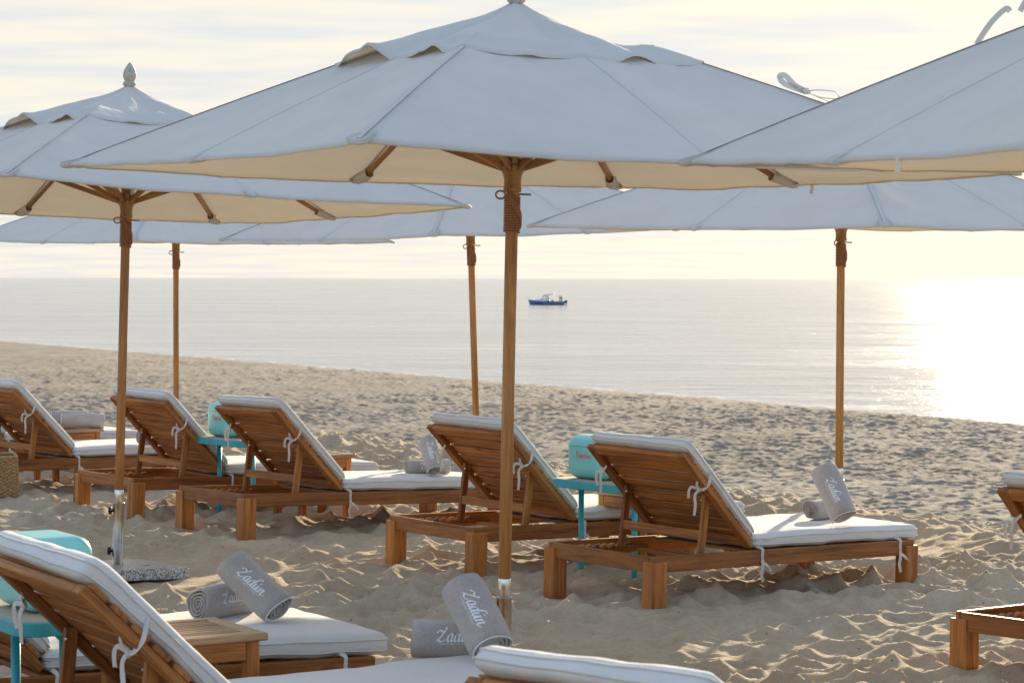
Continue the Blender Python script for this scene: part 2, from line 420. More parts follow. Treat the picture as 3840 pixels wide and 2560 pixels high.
        for ax in range(3):
            i, j = (ax + 1) % 3, (ax + 2) % 3
            for sg in (-1, 1):
                for a in range(len(G[i]) - 1):
                    for b in range(len(G[j]) - 1):
                        q = []
                        for x, y in ((a, b), (a + 1, b), (a + 1, b + 1), (a, b + 1)):
                            p = [0, 0, 0]; p[ax] = sg * half[ax]; p[i] = G[i][x]; p[j] = G[j][y]; q.append(vid(p))
                        F.append(q if sg > 0 else q[::-1])
        if mapf: V = [Vector(mapf(p)) for p in V]
        return s.add([p + Vector(c) for p in V], F, None, .5, True)
    def xf(s, m):
        s.v = [tuple(m @ Vector(p)) for p in s.v]; return s
    def mesh(s, name, m):
        me = bpy.data.meshes.new(name); me.from_pydata(s.v, [], s.f)
        me.polygons.foreach_set('use_smooth', s.sm)
        a = me.attributes.new('gp', 'FLOAT_VECTOR', 'POINT'); a.data.foreach_set('vector', np.array(s.gp, np.float32).ravel())
        a = me.attributes.new('gr', 'FLOAT', 'POINT'); a.data.foreach_set('value', np.array(s.gr, np.float32))
        me.materials.append(m); me.update(); return me
    def build(s, name, m, parent=None, mx=None):
        o = bpy.data.objects.new(name, s.mesh(name, M[m] if isinstance(m, str) else m)); C.objects.link(o)
        if parent is not None: o.parent = parent
        if mx is not None: o.matrix_local = mx
        return o

def thing(name, label, cat, group=None, mx=None):
    o = bpy.data.objects.new(name, None); C.objects.link(o); o.empty_display_size = 0.2
    o['label'] = label; o['category'] = cat
    if group: o['group'] = group
    if mx is not None: o.matrix_world = mx
    return o
def tag(o, label, cat, group=None):
    o['label'] = label; o['category'] = cat
    if group: o['group'] = group
    return o
def copy_tree(o, parent=None):
    c = o.copy(); C.objects.link(c)
    if parent is not None: c.parent = parent
    for ch in list(o.children): copy_tree(ch, c)
    return c
def at(px, py, z):
    """ground point seen at pixel (px,py) of the 2352 px wide view, on the plane of height z: used to survey the layout"""
    x, y = px * 3840 / 2352 - 1920, py * 3840 / 2352 - 1280
    d = f_ * FPX + r_ * x - u_ * y
    k = (z - EYE) / d.z
    return Vector((0, 0, EYE)) + d * k

# ------------------------------------------------------------------ ground
SN = Vector((0.875, 0.484))          # towards the sea
def crest_y(x): return np.minimum((10.3 - SN.x * x) / SN.y, 24.5)
SEA_Z = -4.5
def smooth(t): t = np.clip(t, 0, 1); return t * t * (3 - 2 * t)
def base_h(x, y):
    t = y - crest_y(x) + 0.35 * fbm(x * .6, y * .6, 2, 5)
    near = 0.02 * fbm(x * .5, y * .5, 3, 9)
    s = SN.x * x + SN.y * y
    low = -3.965 - np.clip(s - 18, 0, 400) * 0.0096
    low = np.where(s > 68, low - (s - 68) * 0.04, low)
    k = smooth(t / 23.0 + 0.0)
    z = near * (1 - k) + low * k
    z = z + 0.05 * np.exp(-(t + 0.4) ** 2 / 0.5)
    return z
MOUNDS = []
def trail(x0, y0, ang, n, step=.62, side=.11):
    c_, s_ = math.cos(ang), math.sin(ang); o = []
    for i in range(n):
        a = ang + random.uniform(-.25, .25); sd = side * (1 if i % 2 else -1)
        o.append((x0 + c_ * step * i - s_ * sd + random.uniform(-.06, .06), y0 + s_ * step * i + c_ * sd + random.uniform(-.06, .06), a, random.uniform(.028, .050)))
    return o
PRINTS = trail(-3.4, 12.6, .05, 12) + trail(-.8, 12.0, .55, 9) + trail(2.9, 9.2, 1.7, 10) + trail(1.5, 10.2, .2, 7) + trail(-1.6, 10.6, .9, 7) + trail(3.6, 13.2, 2.6, 6) + trail(.2, 10.0, 2.5, 5)
FLATS = [(-2.26, 13.66, .64, -.03), (-.26, 18.72, .5, -.05), (2.1, 15.38, .5, -.05)]
def sand_h(x, y):
    z = base_h(x, y)
    wx = x + 0.055 * fbm(x * 2.6, y * 2.6, 2, 21); wy = y + 0.055 * fbm(x * 2.6, y * 2.6, 2, 33)
    amp = 0.95 + 0.7 * fbm(x * .7, y * .7, 2, 41)
    d = 0.098 * scoops(wx * 1.1, wy * .95, 0.20, 3) + 0.034 * scoops(wx * .9 + 3, wy * 1.1 - 4, 0.12, 51)
    d = d + 0.014 * (scoops(wx + 7, wy + 2, 0.60, 91) - .3)
    d = d + 0.012 * fbm(x * 4, y * 4, 3, 61) + 0.009 * fbm(x * 17, y * 17, 3, 71)
    z = z + 1.15 * np.clip(amp, .6, 1.3) * (d - 0.03)
    for px_, py_, a, dp in PRINTS:
        m_ = (np.abs(x - px_) < .4) & (np.abs(y - py_) < .4)
        if not m_.any(): continue
        u = ((x[m_] - px_) * math.cos(a) + (y[m_] - py_) * math.sin(a)) / .145; v = (-(x[m_] - px_) * math.sin(a) + (y[m_] - py_) * math.cos(a)) / .062
        q = np.sqrt(u * u + v * v) * (1 + .25 * u)
        z[m_] = z[m_] - dp * np.exp(-q ** 4) * (1 + .3 * u) + .016 * np.exp(-((q - 1.35) / .28) ** 2)
    for fx_, fy_, rr, fz in FLATS:
        k = smooth(2.0 - np.hypot(x - fx_, y - fy_) / rr); z = z * (1 - k) + fz * k + k * .35 * (z - fz) * 0.5
    for mx_, my_, hh, rr in MOUNDS: z = z + hh * np.exp(-((x - mx_) ** 2 + (y - my_) ** 2) / rr ** 2)
    return z
def beach_h(x, y):
    z = base_h(x, y)
    s = SN.x * x + SN.y * y
    fade = np.clip((70.5 - s) / 4.0, 0.12, 1)
    wx = x + 0.3 * fbm(x * .9, y * .9, 3, 121); wy = y + 0.3 * fbm(x * .9, y * .9, 3, 133)
    d = 0.10 * scoops(wx, wy, 0.36, 103) + 0.07 * scoops(wx + 9, wy + 5, 0.9, 107) + 0.07 * fbm(x * 1.6, y * 1.6, 4, 109)
    return z + fade * np.clip(1.12 + .6 * fbm(x * .22, y * .16, 3, 151), .85, 1.4) * (d - 0.08)
def sheet(name, xs, ys, hf, m):
    X, Y = np.meshgrid(xs, ys); Z = hf(X, Y)
    V = np.stack([X, Y, Z], -1).reshape(-1, 3).astype(np.float32)
    nx, ny = len(xs), len(ys)
    i = np.arange(nx - 1)[None, :] + nx * np.arange(ny - 1)[:, None]
    F = np.stack([i, i + 1, i + 1 + nx, i + nx], -1).reshape(-1, 4)
    me = bpy.data.meshes.new(name); me.vertices.add(len(V)); me.vertices.foreach_set('co', V.ravel())
    me.loops.add(F.size); me.loops.foreach_set('vertex_index', F.ravel().astype(np.int32))
    me.polygons.add(len(F)); me.polygons.foreach_set('loop_start', np.arange(0, F.size, 4, dtype=np.int32))
    me.polygons.foreach_set('use_smooth', np.ones(len(F), bool))
    me.update(calc_edges=True); me.materials.append(m)
    o = bpy.data.objects.new(name, me); C.objects.link(o); o['kind'] = 'structure'
    return o
def spread(a, b, step0, grow):
    r, x, st = [], a, step0
    while x < b: r.append(x); x += st; st *= grow
    return r + [b]
MOUNDS += [(-4.05, 18.0, 0.07, 0.6), (1.88, 10.12, .055, .45), (.70, 12.06, .025, .4)]
xs = np.array([-v for v in spread(5.6, 60, .03, 1.06)][::-1] + list(np.arange(-5.58, 5.6, .02)) + spread(5.6, 60, .03, 1.06))
ys = np.array([-v for v in spread(-5.0, 30, .05, 1.08)][::-1] + list(np.arange(5.02, 17, .02)) + list(np.arange(17, 27, .04)) + spread(27, 44, .08, 1.04))
sheet('sand', xs, ys, sand_h, M['sand'])
xb = np.array([-v for v in spread(34, 260, .35, 1.05)][::-1] + list(np.arange(-33.9, 33.9, .085)) + spread(34, 140, .3, 1.07))
yb = np.array(spread(38, 52, .4, 1.0) + list(np.arange(52.1, 110, .08)) + spread(110, 300, .09, 1.005))
sheet('beach', xb, yb, beach_h, M['beach'])

# ------------------------------------------------------------------ sea
def seamat():
    m, t, b = mat('sea water')
    v = t.nodes.new('ShaderNodeNewGeometry').outputs['Position']
    n0 = noise(t, 1.0, 3, 0.55, v, (0.012, 0.03, 0.1), (0, 0, R(-12))); n1 = noise(t, 1.0, 3, 0.6, v, (0.10, 0.22, 0.1), (0, 0, R(-28))); n2 = noise(t, 1.0, 4, 0.65, v, (0.55, 0.95, 1), (0, 0, R(-20))); n3 = noise(t, 1.0, 2, 0.6, v, (4.5, 7, 1))
    a1 = t.nodes.new('ShaderNodeMath'); a1.operation = 'MULTIPLY_ADD'; a1.inputs[1].default_value = 2.8
    a2 = t.nodes.new('ShaderNodeMath'); a2.operation = 'MULTIPLY_ADD'; a2.inputs[1].default_value = 0.10
    a0 = t.nodes.new('ShaderNodeMath'); a0.operation = 'MULTIPLY_ADD'; a0.inputs[1].default_value = 4.0; L_(t, n0.outputs['Fac'], a0.inputs[0]); L_(t, n2.outputs['Fac'], a0.inputs[2])
    L_(t, n1.outputs['Fac'], a1.inputs[0]); L_(t, a0.outputs[0], a1.inputs[2])
    L_(t, n3.outputs['Fac'], a2.inputs[0]); L_(t, a1.outputs[0], a2.inputs[2])
    b.inputs['Base Color'].default_value = (0.30, 0.31, 0.305, 1); b.inputs['Roughness'].default_value = 0.15; b.inputs['IOR'].default_value = 1.38
    bump(t, b, a2.outputs[0], 0.26, 1.0)
    nr_ = noise(t, 1.0, 4, 0.6, v, (0.02, 0.06, .1), (0, 0, R(-10))); rr_ = t.nodes.new('ShaderNodeMapRange')   # wind streaks: calmer and rougher water
    rr_.inputs['From Min'].default_value = 0.35; rr_.inputs['From Max'].default_value = 0.65; rr_.inputs['To Min'].default_value = 0.07; rr_.inputs['To Max'].default_value = 0.19
    L_(t, nr_.outputs['Fac'], rr_.inputs[0]); L_(t, rr_.outputs[0], b.inputs['Roughness'])
    # foam: lacy band along the water's edge
    sx = t.nodes.new('ShaderNodeSeparateXYZ'); L_(t, v, sx.inputs[0])
    d1 = t.nodes.new('ShaderNodeVectorMath'); d1.operation = 'DOT_PRODUCT'; d1.inputs[1].default_value = (SN.x, SN.y, 0); L_(t, v, d1.inputs[0])
    nf = noise(t, 1.0, 3, 0.5, v, (0.10, 0.06, .1)); ws = t.nodes.new('ShaderNodeMath'); ws.operation = 'MULTIPLY_ADD'; ws.inputs[1].default_value = -6.0
    L_(t, nf.outputs['Fac'], ws.inputs[0]); L_(t, d1.outputs['Value'], ws.inputs[2])
    band = ramp(t, [(0.0, (1, 1, 1)), (0.10, (0.75, 0.75, 0.75)), (0.22, (0, 0, 0)), (0.42, (0, 0, 0)), (0.47, (0.55, 0.55, 0.55)), (0.53, (0, 0, 0))])
    mr = t.nodes.new('ShaderNodeMapRange'); mr.inputs['From Min'].default_value = 65.0; mr.inputs['From Max'].default_value = 80.0
    L_(t, ws.outputs[0], mr.inputs[0]); L_(t, mr.outputs[0], band.inputs[0])
    lace = noise(t, 1.0, 4, 0.7, v, (1.6, 0.8, 1)); lr = ramp(t, [(0.50, (0, 0, 0)), (0.64, (.8, .8, .8))]); L_(t, lace.outputs['Fac'], lr.inputs[0])
    fm = t.nodes.new('ShaderNodeMath'); fm.operation = 'MULTIPLY'; L_(t, band.outputs[0], fm.inputs[0]); L_(t, lr.outputs[0], fm.inputs[1])
    foam = t.nodes.new('ShaderNodeBsdfDiffuse'); foam.inputs['Color'].default_value = (0.8, 0.82, 0.83, 1)
    ms = t.nodes.new('ShaderNodeMixShader'); L_(t, fm.outputs[0], ms.inputs[0]); L_(t, b.outputs[0], ms.inputs[1]); L_(t, foam.outputs[0], ms.inputs[2])
    L_(t, ms.outputs[0], t.nodes['Material Output'].inputs[0])
    return m
M['sea'] = seamat()
sea = MB(); 
sxs = [-30000, -6000, -1500, -500, -150, 0, 150, 500, 1500, 6000, 30000]; sys_ = [45, 90, 150, 250, 450, 900, 2000, 5000, 12000, 40000]
sea.add([(x, y, SEA_Z) for y in sys_ for x in sxs], [(j * 11 + i, j * 11 + i + 1, j * 11 + i + 12, j * 11 + i + 11) for j in range(9) for i in range(10)])
so = sea.build('sea', 'sea'); so['kind'] = 'structure'

# ------------------------------------------------------------------ lounger
LW, LL_, HX, BL, BANG = 0.863, 2.0, 0.7235, 0.70, 0.785
Z3, X3, Y3 = Vector((0, 0, 1)), Vector((1, 0, 0)), Vector((0, 1, 0))
def wrinkle(p, k, amp):
    return amp * float(fbm(np.array([p[0] * 5.0]), np.array([p[1] * 5.0]), 3, k)[0])
def knot_tape(root_pts, tails, wd=0.015):
    """flat cotton tape: loops in root_pts meet in a knot, tails hang from it"""
    b = MB()
    def spl(P, n=6):
        P = [Vector(p) for p in P]; o = []
        for i in range(len(P) - 1):
            a, b_, c, d = P[max(i - 1, 0)], P[i], P[i + 1], P[min(i + 2, len(P) - 1)]
            for j in range(n):
                s = j / n; o.append(.5 * ((2 * b_) + (c - a) * s + (2 * a - 5 * b_ + 4 * c - d) * s * s + (3 * b_ - a - 3 * c + d) * s ** 3))
        return o + [P[-1]]
    for P in root_pts + tails:
        q = spl(P); b.ribbon(q, wd, 0.0022, lambda i: (-0.8 + .25 * math.sin(i * .7), -0.5, 0.35))
    k = Vector(root_pts[0][-1])
    b.tube([k + Vector((0, 0.002, 0.013)), k + Vector((-.004, 0, 0.004)), k + Vector((0, 0, -.006)), k + Vector((0, 0.002, -0.015))], [.005, .0095, .0095, .005], 8)
    return b
def make_lounger():
    t = thing('sun_lounger', '', 'sun lounger')
    W2 = LW / 2
    rt, rh = 0.026, 0.085       # rail thickness and height (top at z=0)
    for sg in (-1, 1):
        MB().board((LL_ / 2, sg * (W2 - rt / 2), -rh / 2), X3, Y3, LL_, rt, rh).build('side_rail', 'teak', t)
    for x in (rt / 2, LL_ - rt / 2):
        MB().board((x, 0, -rh / 2 - .001), Y3, X3, LW - 2 * rt - .002, rt, rh - .002).build('end_rail', 'teak', t)
    for x, sx in ((0.030, -1), (LL_ - 0.10, 0)):
        for sg in (-1, 1):
            lg = 0.098
            b = MB()
            if sx: cx = -0.012 + lg / 2
            else: cx = LL_ + 0.012 - lg / 2
            # corner post outside the rails, its head cut below the rail top
            b.board((cx, sg * (W2 + .014 - lg / 2 + rt * .5), -0.030 - 0.20), Z3, X3, 0.40, lg, lg * .92, .005)
            b.build('leg', 'teak', t)
    # rack for the back support: two notched ledgers, cross battens
    b = MB()
    for sg in (-1, 1):
        b.board((0.36, sg * (W2 - rt - .018), -.058), X3, Y3, 0.66, .03, .03)
        for i in range(7): b.board((0.16 + i * .055, sg * (W2 - rt - .05), -.034), Vector((1, 0, .45)), Y3, .05, .032, .014, .002)
    for x in (0.18, 0.62): b.board((x, 0, -.066), Y3, X3, LW - 2 * rt, .06, .02)
    b.build('support_rack', 'teak', t)
    b = MB()
    n = 12
    for i in range(n):
        x = HX + .06 + (LL_ - HX - .12) * i / (n - 1)
        b.board((x, 0, -.012), Y3, X3, LW - 2 * rt - .004, .075, .018)
    b.build('seat_deck', 'teak', t)
    # backrest: frame of two stiles and a top rail, slats lying on it
    ca, sa = math.cos(BANG), math.sin(BANG)
    up = Vector((-ca, 0, sa)); nr = Vector((sa, 0, ca))            # up the back; out of its front face
    o = Vector((HX, 0, 0.02)); BW = (LW - .06) / 2
    sw, st = 0.058, 0.030
    P = lambda a, y, n_: o + up * a + nr * n_ + Vector((0, y, 0))
    b = MB()
    for sg in (-1, 1): b.board(P(BL / 2 - .01, sg * (BW - sw / 2), st / 2), up, Y3, BL + .02, sw, st)
    b.board(P(BL - sw / 2, 0, st / 2 - .001), Y3, up, 2 * BW - 2 * sw, sw, st - .002)
    b.board(P(0.02, 0, st / 2 - .001), Y3, up, 2 * BW - 2 * sw, .05, st - .002)
    bf = b.build('backrest_frame', 'teak', t)
    ns = 8; pitch = (BL - .01) / ns
    for i in range(ns):
        MB().board(P(pitch * (i + .5) + .005, 0, st + .0105), Y3, up, 2 * BW - .02, pitch - .018, .019).build('slat', 'teak', bf)
    # props: a yoke hinged to the stiles, standing on the rack
    ys_ = BW - sw - .022
    for sg in (-1, 1):
        b = MB(); top = P(BL * .52, sg * ys_, st * .3); bot = Vector((top.x - .035, sg * ys_, -.045))
        b.bar(bot, top + (top - bot).normalized() * .02, .042, .024, X3); b.build('support_leg', 'teak', t)
        bb = MB(); bb.tube([top + Vector((-.012, -.014 * sg, -.012)), top + Vector((-.024, -.016 * sg, -.012))], .0045, 8); bb.build('bolt', 'alu', t)
    bot = Vector((P(BL * .52, 0, 0).x - .022, 0, .085))
    MB().bar(bot + Vector((0, -ys_ + .013, 0)), bot + Vector((0, ys_ - .013, 0)), .05, .022, Z3).build('support_bar', 'teak', t)
    # cushions
    ct = 0.080
    def cushion_map(hx, hy, k, puff):
        def f(p):
            q = Vector(p); e = max(0, 1 - (abs(q.x) / hx) ** 6) * max(0, 1 - (abs(q.y) / hy) ** 6)
            q.z += (puff * e if p[2] > 0 else 0) + wrinkle((p[0], p[1] + (3 if p[2] > 0 else 0)), k, .010)
            sd_ = max(abs(q.x) / hx, abs(q.y) / hy)
            if sd_ > .9:
                q.x *= 1 + .005 * math.sin(p[1] * 23 + k); q.y *= 1 + .007 * math.sin(p[0] * 17 + k) + wrinkle((p[0] * 1.7, p[2] * 3), k + 5, .02)
            return q
        return f
    def rim(hx, hy, z, r):
        pts = []
        for cx, cy, a0 in ((hx - r, hy - r, 0), (-hx + r, hy - r, 90), (-hx + r, -hy + r, 180), (hx - r, -hy + r, 270)):
            for i in range(6): a = R(a0 + 90 * i / 5); pts.append((cx + r * math.cos(a), cy + r * math.sin(a), z))
        P_ = []
        for i in range(len(pts)):
            a, b_ = Vector(pts[i]), Vector(pts[(i + 1) % len(pts)]); m_ = max(1, int((b_ - a).length / .08))
            for j in range(m_): P_.append(a.lerp(b_, j / m_))
        return P_
    sl = LL_ + .075 - (HX + .035); hx, hy = sl / 2, W2 - .035
    fm = cushion_map(hx, hy, 300, .012)
    b = MB().rbox((0, 0, 0), (hx, hy, ct / 2), .034, (26, 14, 2), fm)
    mx = Matrix.Translation((HX + .035 + hx, 0, .002 + ct / 2))
    seat = b.build('seat_cushion', 'cushion', t, mx)
    for z in (-.020, .018): MB().tube([fm(p) for p in rim(hx + .0006, hy + .0006, z, .034)], .0032, 6, closed=True).build('piping', 'piping', seat)
    ct = 0.072; bl2 = BL + .040; hx, hy = bl2 / 2, W2 - .053
    base_m = cushion_map(hx, hy, 340, .010)
    def back_map(p):
        q = base_m(p); a = max(0, -q.x / hx - .72) / .28       # the head end bends back a little
        q.z -= .022 * a * a; return q
    b = MB().rbox((0, 0, 0), (hx, hy, ct / 2), .030, (18, 14, 2), back_map)
    bx = Vector((ca, 0, -sa))
    c0 = o + up * (hx + .0) + nr * (st + .017 + ct / 2)
    mx = Matrix(((bx.x, 0, nr.x, c0.x), (0, 1, 0, c0.y), (bx.z, 0, nr.z, c0.z), (0, 0, 0, 1)))
    back = b.build('back_cushion', 'cushion', t, mx)
    for z in (-.014, .014): MB().tube([back_map(p) for p in rim(hx + .0006, hy + .0006, z, .030)], .0032, 6, closed=True).build('piping', 'piping', back)
    # ties
    inv = mx.inverted()
    def tie(parent, roots, tails, minv):
        k = knot_tape(roots, tails); k.xf(minv); k.build('tie', 'tie', parent)
    # right-hand (camera side) tie high on the back
    A = BL * .70
    e = P(A, -hy + .0, st + .05); s1 = P(A - .02, -BW - .006, st); kn = P(A - .035, -BW + .05, -.012)
    tie(back, [[e, P(A, -hy - .012, st + .045), s1, P(A - .03, -BW + .012, -.008), kn], [P(A + .02, -BW + .03, -.004), P(A + .0, -BW + .045, -.010), kn]],
        [[kn, kn + Vector((-.012, .02, -.03)), kn + Vector((-.012, .016, -.085)), kn + Vector((-.006, .03, -.14))],
         [kn, kn + Vector((-.016, .04, .012)), kn + Vector((-.02, .06, -.01)), kn + Vector((-.016, .066, -.05))]], inv)
    A = BL * .80
    e = P(A, hy, st + .045); kn = P(A - .05, BW - .006, -.012)
    tie(back, [[e, P(A - .01, hy + .012, st + .03), P(A - .02, BW + .006, st * .4), P(A - .03, BW - .02, -.008), kn], [P(A + .0, BW - .07, -.006), P(A - .02, BW - .04, -.010), kn]],
        [[kn, kn + Vector((-.012, .008, -.03)), kn + Vector((-.012, .004, -.075)), kn + Vector((-.006, .012, -.12))],
         [kn, kn + Vector((-.02, .03, .0)), kn + Vector((-.02, .035, -.04)), kn + Vector((-.014, .03, -.075))]], inv)
    mi = Matrix.Translation((-(HX + .035 + sl / 2), 0, -(.002 + ct / 2)))
    for xk, zk in ((HX + .06, -.07), (LL_ - .13, -.075)):
        kn = Vector((xk + .006, -W2 - .008, zk))
        tie(seat, [[(xk, -W2 + .045, .012), (xk + .004, -W2 - .006, .002), (xk + .004, -W2 - .007, -.03), kn], [(xk + .03, -W2 + .02, -.088), (xk + .02, -W2 - .006, -.084), kn]],
            [[kn, kn + Vector((-.008, -.008, -.03)), kn + Vector((-.012, -.006, -.06)), kn + Vector((-.004, -.010, -.105))],
             [kn, kn + Vector((.03, -.012, -.022)), kn + Vector((.055, -.012, -.05))]], mi)
    return t
def lmat(X, Y, Z, yaw, pit, rol, sca):
    cy, sy, cp, sp, cr, sr = math.cos(yaw), math.sin(yaw), math.cos(pit), math.sin(pit), math.cos(rol), math.sin(rol)
    Rz = Matrix(((cy, -sy, 0), (sy, cy, 0), (0, 0, 1))); Ry = Matrix(((cp, 0, -sp), (0, 1, 0), (sp, 0, cp))); Rx = Matrix(((1, 0, 0), (0, cr, -sr), (0, sr, cr)))
    return Matrix.Translation((X, Y, Z + EYE)) @ (Rz @ Ry @ Rx).to_4x4() @ Matrix.Scale(sca, 4)
LPOS = {
 'R1': (0.453, 12.379, -1.401, 0.666, -0.02, 0.009, 0.969), 'M1': (-0.469, 13.785, -1.4, 0.631, -0.022, 0.004, 1.001),
 'M0': (-1.989, 15.783, -1.399, 0.623, -0.035, -0.012, 1.025), 'L1': (-2.907, 17.064, -1.4, 0.645, -0.03, 0.009, 1.009),
 'RF': (2.148, 9.795, -1.401, 0.692, -0.017, -0.008, 0.97), 'L0': (-4.284, 18.561, -1.4, 0.654, -0.016, -0.001, 1.012),
 'F0': (-2.57, 8.465, -1.398, 0.539, -0.026, -0.003, 1.058), 'F1': (-1.634, 6.963, -1.421, 0.536, 0.011, 0.011, 1.038),
 'F2': (-0.03, 5.003, -1.414, 0.692, -0.024, -0.041, 0.982), 'LX': (-5.20, 20.40, -1.40, 0.62, -0.02, 0, 1.0),
}
LLAB = {
 'R1': 'teak sun lounger with two towels near its foot end, its whole long side in view',
 'M1': 'teak sun lounger whose raised back stands behind the central umbrella pole',
 'M0': 'teak sun lounger overlapping the farther mint cooler, two grey towels on its seat',
 'L1': 'teak sun lounger whose raised back is crossed by the left umbrella pole',
 'RF': 'teak sun lounger cut off by the right picture edge, only one leg showing',
 'L0': 'teak sun lounger beside the wicker basket, its cushioned back cut by the left picture edge',
 'F0': 'foreground sun lounger behind the slatted side table',
 'F1': 'large foreground teak sun lounger with its slatted back and knotted white tie at lower left',
 'F2': 'nearest sun lounger, only the white cushioned top of its back showing at the bottom edge',
 'LX': 'farthest teak sun lounger, mostly hidden behind the stool that carries two rolled towels',
}
lounge = {}
proto = make_lounger()
for i, (k, v) in enumerate(LPOS.items()):
    o = proto if i == 0 else copy_tree(proto)
    o.matrix_world = lmat(*v); o['label'] = LLAB[k]; o['group'] = 'teak sun loungers with pale cushions on the sand'
    lounge[k] = o
def on(k, x, y, z=0.0): return LP[k] @ Vector((x, y, z))
LP = {k: lmat(*v) for k, v in LPOS.items()}

# ------------------------------------------------------------------ umbrella
UA, UB, US, UH = 1.387, 1.452, 0.019, 2.146     # half sizes, droop of the mid ribs, hem height
AP = 0.655
RIBDIR = [(-UA, UB, 0), (-UA, 0, 1), (-UA, -UB, 0), (0, -UB, 1), (UA, -UB, 0), (UA, 0, 1), (UA, UB, 0), (0, UB, 1)]
def rib_pt(k, t, drop=0.0):
    x, y, m_ = RIBDIR[k % 8]
    return Vector((x * t, y * t, UH + AP * (1 - t) - US * m_ * t + .014 * math.sin(PI * t) - drop))
def canopy_pt(k, f, t, sag=.028):
    a, b = rib_pt(k, t), rib_pt(k + 1, t); p = a.lerp(b, f)
    s = math.sin(PI * f) ** .8
    p.z -= sag * s * t * (1 - t) * 2.6 + .004 * s * t
    q = (1 - .016 * s * t ** 4); p.x *= q; p.y *= q
    return p
def make_umbrella():
    t = thing('beach_umbrella', '', 'umbrella')
    ob = {}
    nf, nt_ = 14, 34
    V, F = [], []; cols = 8 * nf
    for i in range(nt_ + 1):
        tt = .27 + .73 * i / nt_
        for k in range(8):
            for j in range(nf):
                f = j / nf; p = canopy_pt(k, f, tt)
                d = min(f, 1 - f) * 2
                # tension wrinkles: fine ripples that run with the hem close to the rib tips and soft waves across the panel
                e = smooth((tt - .55) / .45)
                wr = .006 * e * math.sin(tt * 55 + 6 * float(vnoise(np.array([k * 3.1 + f * 2]), np.array([tt * 3]), 5)[0])) * (1 - d) ** 1.5 * min(1, d * 5)
                wr += .018 * float(fbm(np.array([k * 5 + f * 2.2]), np.array([tt * 7]), 3, 9)[0]) * d
                wr += .020 * float(fbm(np.array([k * 9 + f * 6.0]), np.array([tt * 2.2]), 2, 19)[0]) * d * (1 - e * .5)
                p.z += wr; V.append(p)
    for i in range(nt_):
        for j in range(cols): F.append((i * cols + j, (i + 1) * cols + j, (i + 1) * cols + (j + 1) % cols, i * cols + (j + 1) % cols))
    # turned hem
    o_ = len(V) - cols; n0 = len(V)
    for j in range(cols): p = V[o_ + j]; V.append(Vector((p.x * .999, p.y * .999, p.z - .012)))
    for j in range(cols): F.append((o_ + j, n0 + j, n0 + (j + 1) % cols, o_ + (j + 1) % cols))
    for j in range(cols): p = V[o_ + j]; V.append(Vector((p.x * .982, p.y * .982, p.z - .006)))
    for j in range(cols): F.append((n0 + j, n0 + cols + j, n0 + cols + (j + 1) % cols, n0 + (j + 1) % cols))
    b = MB(); b.add(V, F, None, .5, True)
    can = b.build('canopy', 'canopy', t)
    # seams over the ribs
    for k in range(8):
        b = MB(); pts = [rib_pt(k, .3 + .69 * i / 20) + Vector((0, 0, .0004)) for i in range(21)]
        b.ribbon(pts, .016, .0012, (0, 0, 1)); b.build('seam', 'canopy', can)
        # pocket that takes the rib's end
        p1, p0 = rib_pt(k, .995, .010), rib_pt(k, .90, .040); pm = rib_pt(k, 1.0, -.006)
        d = (p1 - p0).normalized(); sd_ = d.cross(Z3).normalized(); dn = sd_.cross(d) * -1
        b = MB(); VV = []
        for (q, wq, hq) in ((p0.lerp(p1, .15), .022, .018), (p0.lerp(p1, .55), .032, .017), (p1, .042, .013), (p1 + d * .018, .026, .007)):
            for a_, c_ in ((-1, 1), (-.8, -.6), (0, -1), (.8, -.6), (1, 1), (0, .6)): VV.append(q + sd_ * a_ * wq - dn * -c_ * hq * -1)
        FF = [(i * 6 + j, i * 6 + (j + 1) % 6, (i + 1) * 6 + (j + 1) % 6, (i + 1) * 6 + j) for i in range(3) for j in range(6)] + [(18, 19, 20, 21, 22, 23)]
        b.add(VV, FF, None, .5, True); b.build('rib_pocket', 'canopy', can)
    # vent cap with a lifted, rippled edge
    V, F = [], []; nf, nt_ = 18, 18; cols = 8 * nf
    lift = [.075, .020, .004, .0, .006, .018, .010, .025]
    for i in range(nt_ + 1):
        tt = .012 + .375 * i / nt_; g = tt / .387
        for k in range(8):
            for j in range(nf):
                f = j / nf; a, b_ = RIBDIR[k], RIBDIR[(k + 1) % 8]
                s = math.sin(PI * f)
                x, y = a[0] + (b_[0] - a[0]) * f, a[1] + (b_[1] - a[1]) * f
                z = UH + .676 - .640 * tt - .052 * (1 - math.exp(-tt / .07)) + (lift[k] + .024) * (s ** .7) * g ** 1.1 + .010 * math.sin(PI * g) * s
                rip = float(fbm(np.array([k * 2 + f * 2 + 3.0]), np.array([g * 1.4]), 3, 77)[0])
                z += .045 * rip * g * (.35 + s) + .010 * math.sin(f * 2 * PI * 2 + k) * g ** 3 * s
                zmin = canopy_pt(k, f, max(tt, .275)).z + .008 if tt > .25 else -9
                z = max(z, zmin)
                q = 1 + .05 * s * g * (lift[k] / .05) * .4
                V.append((x * tt * q, y * tt * q, z))
    for i in range(nt_):
        for j in range(cols): F.append((i * cols + j, (i + 1) * cols + j, (i + 1) * cols + (j + 1) % cols, i * cols + (j + 1) % cols))
    o_ = len(V) - cols; n0 = len(V)
    for j in range(cols): p = V[o_ + j]; V.append((p[0] * 1.004, p[1] * 1.004, p[2] - .010))
    for j in range(cols): F.append((o_ + j, n0 + j, n0 + (j + 1) % cols, o_ + (j + 1) % cols))
    b = MB(); b.add(V, F, None, .5, True); b.build('vent_cap', 'canopy', can)
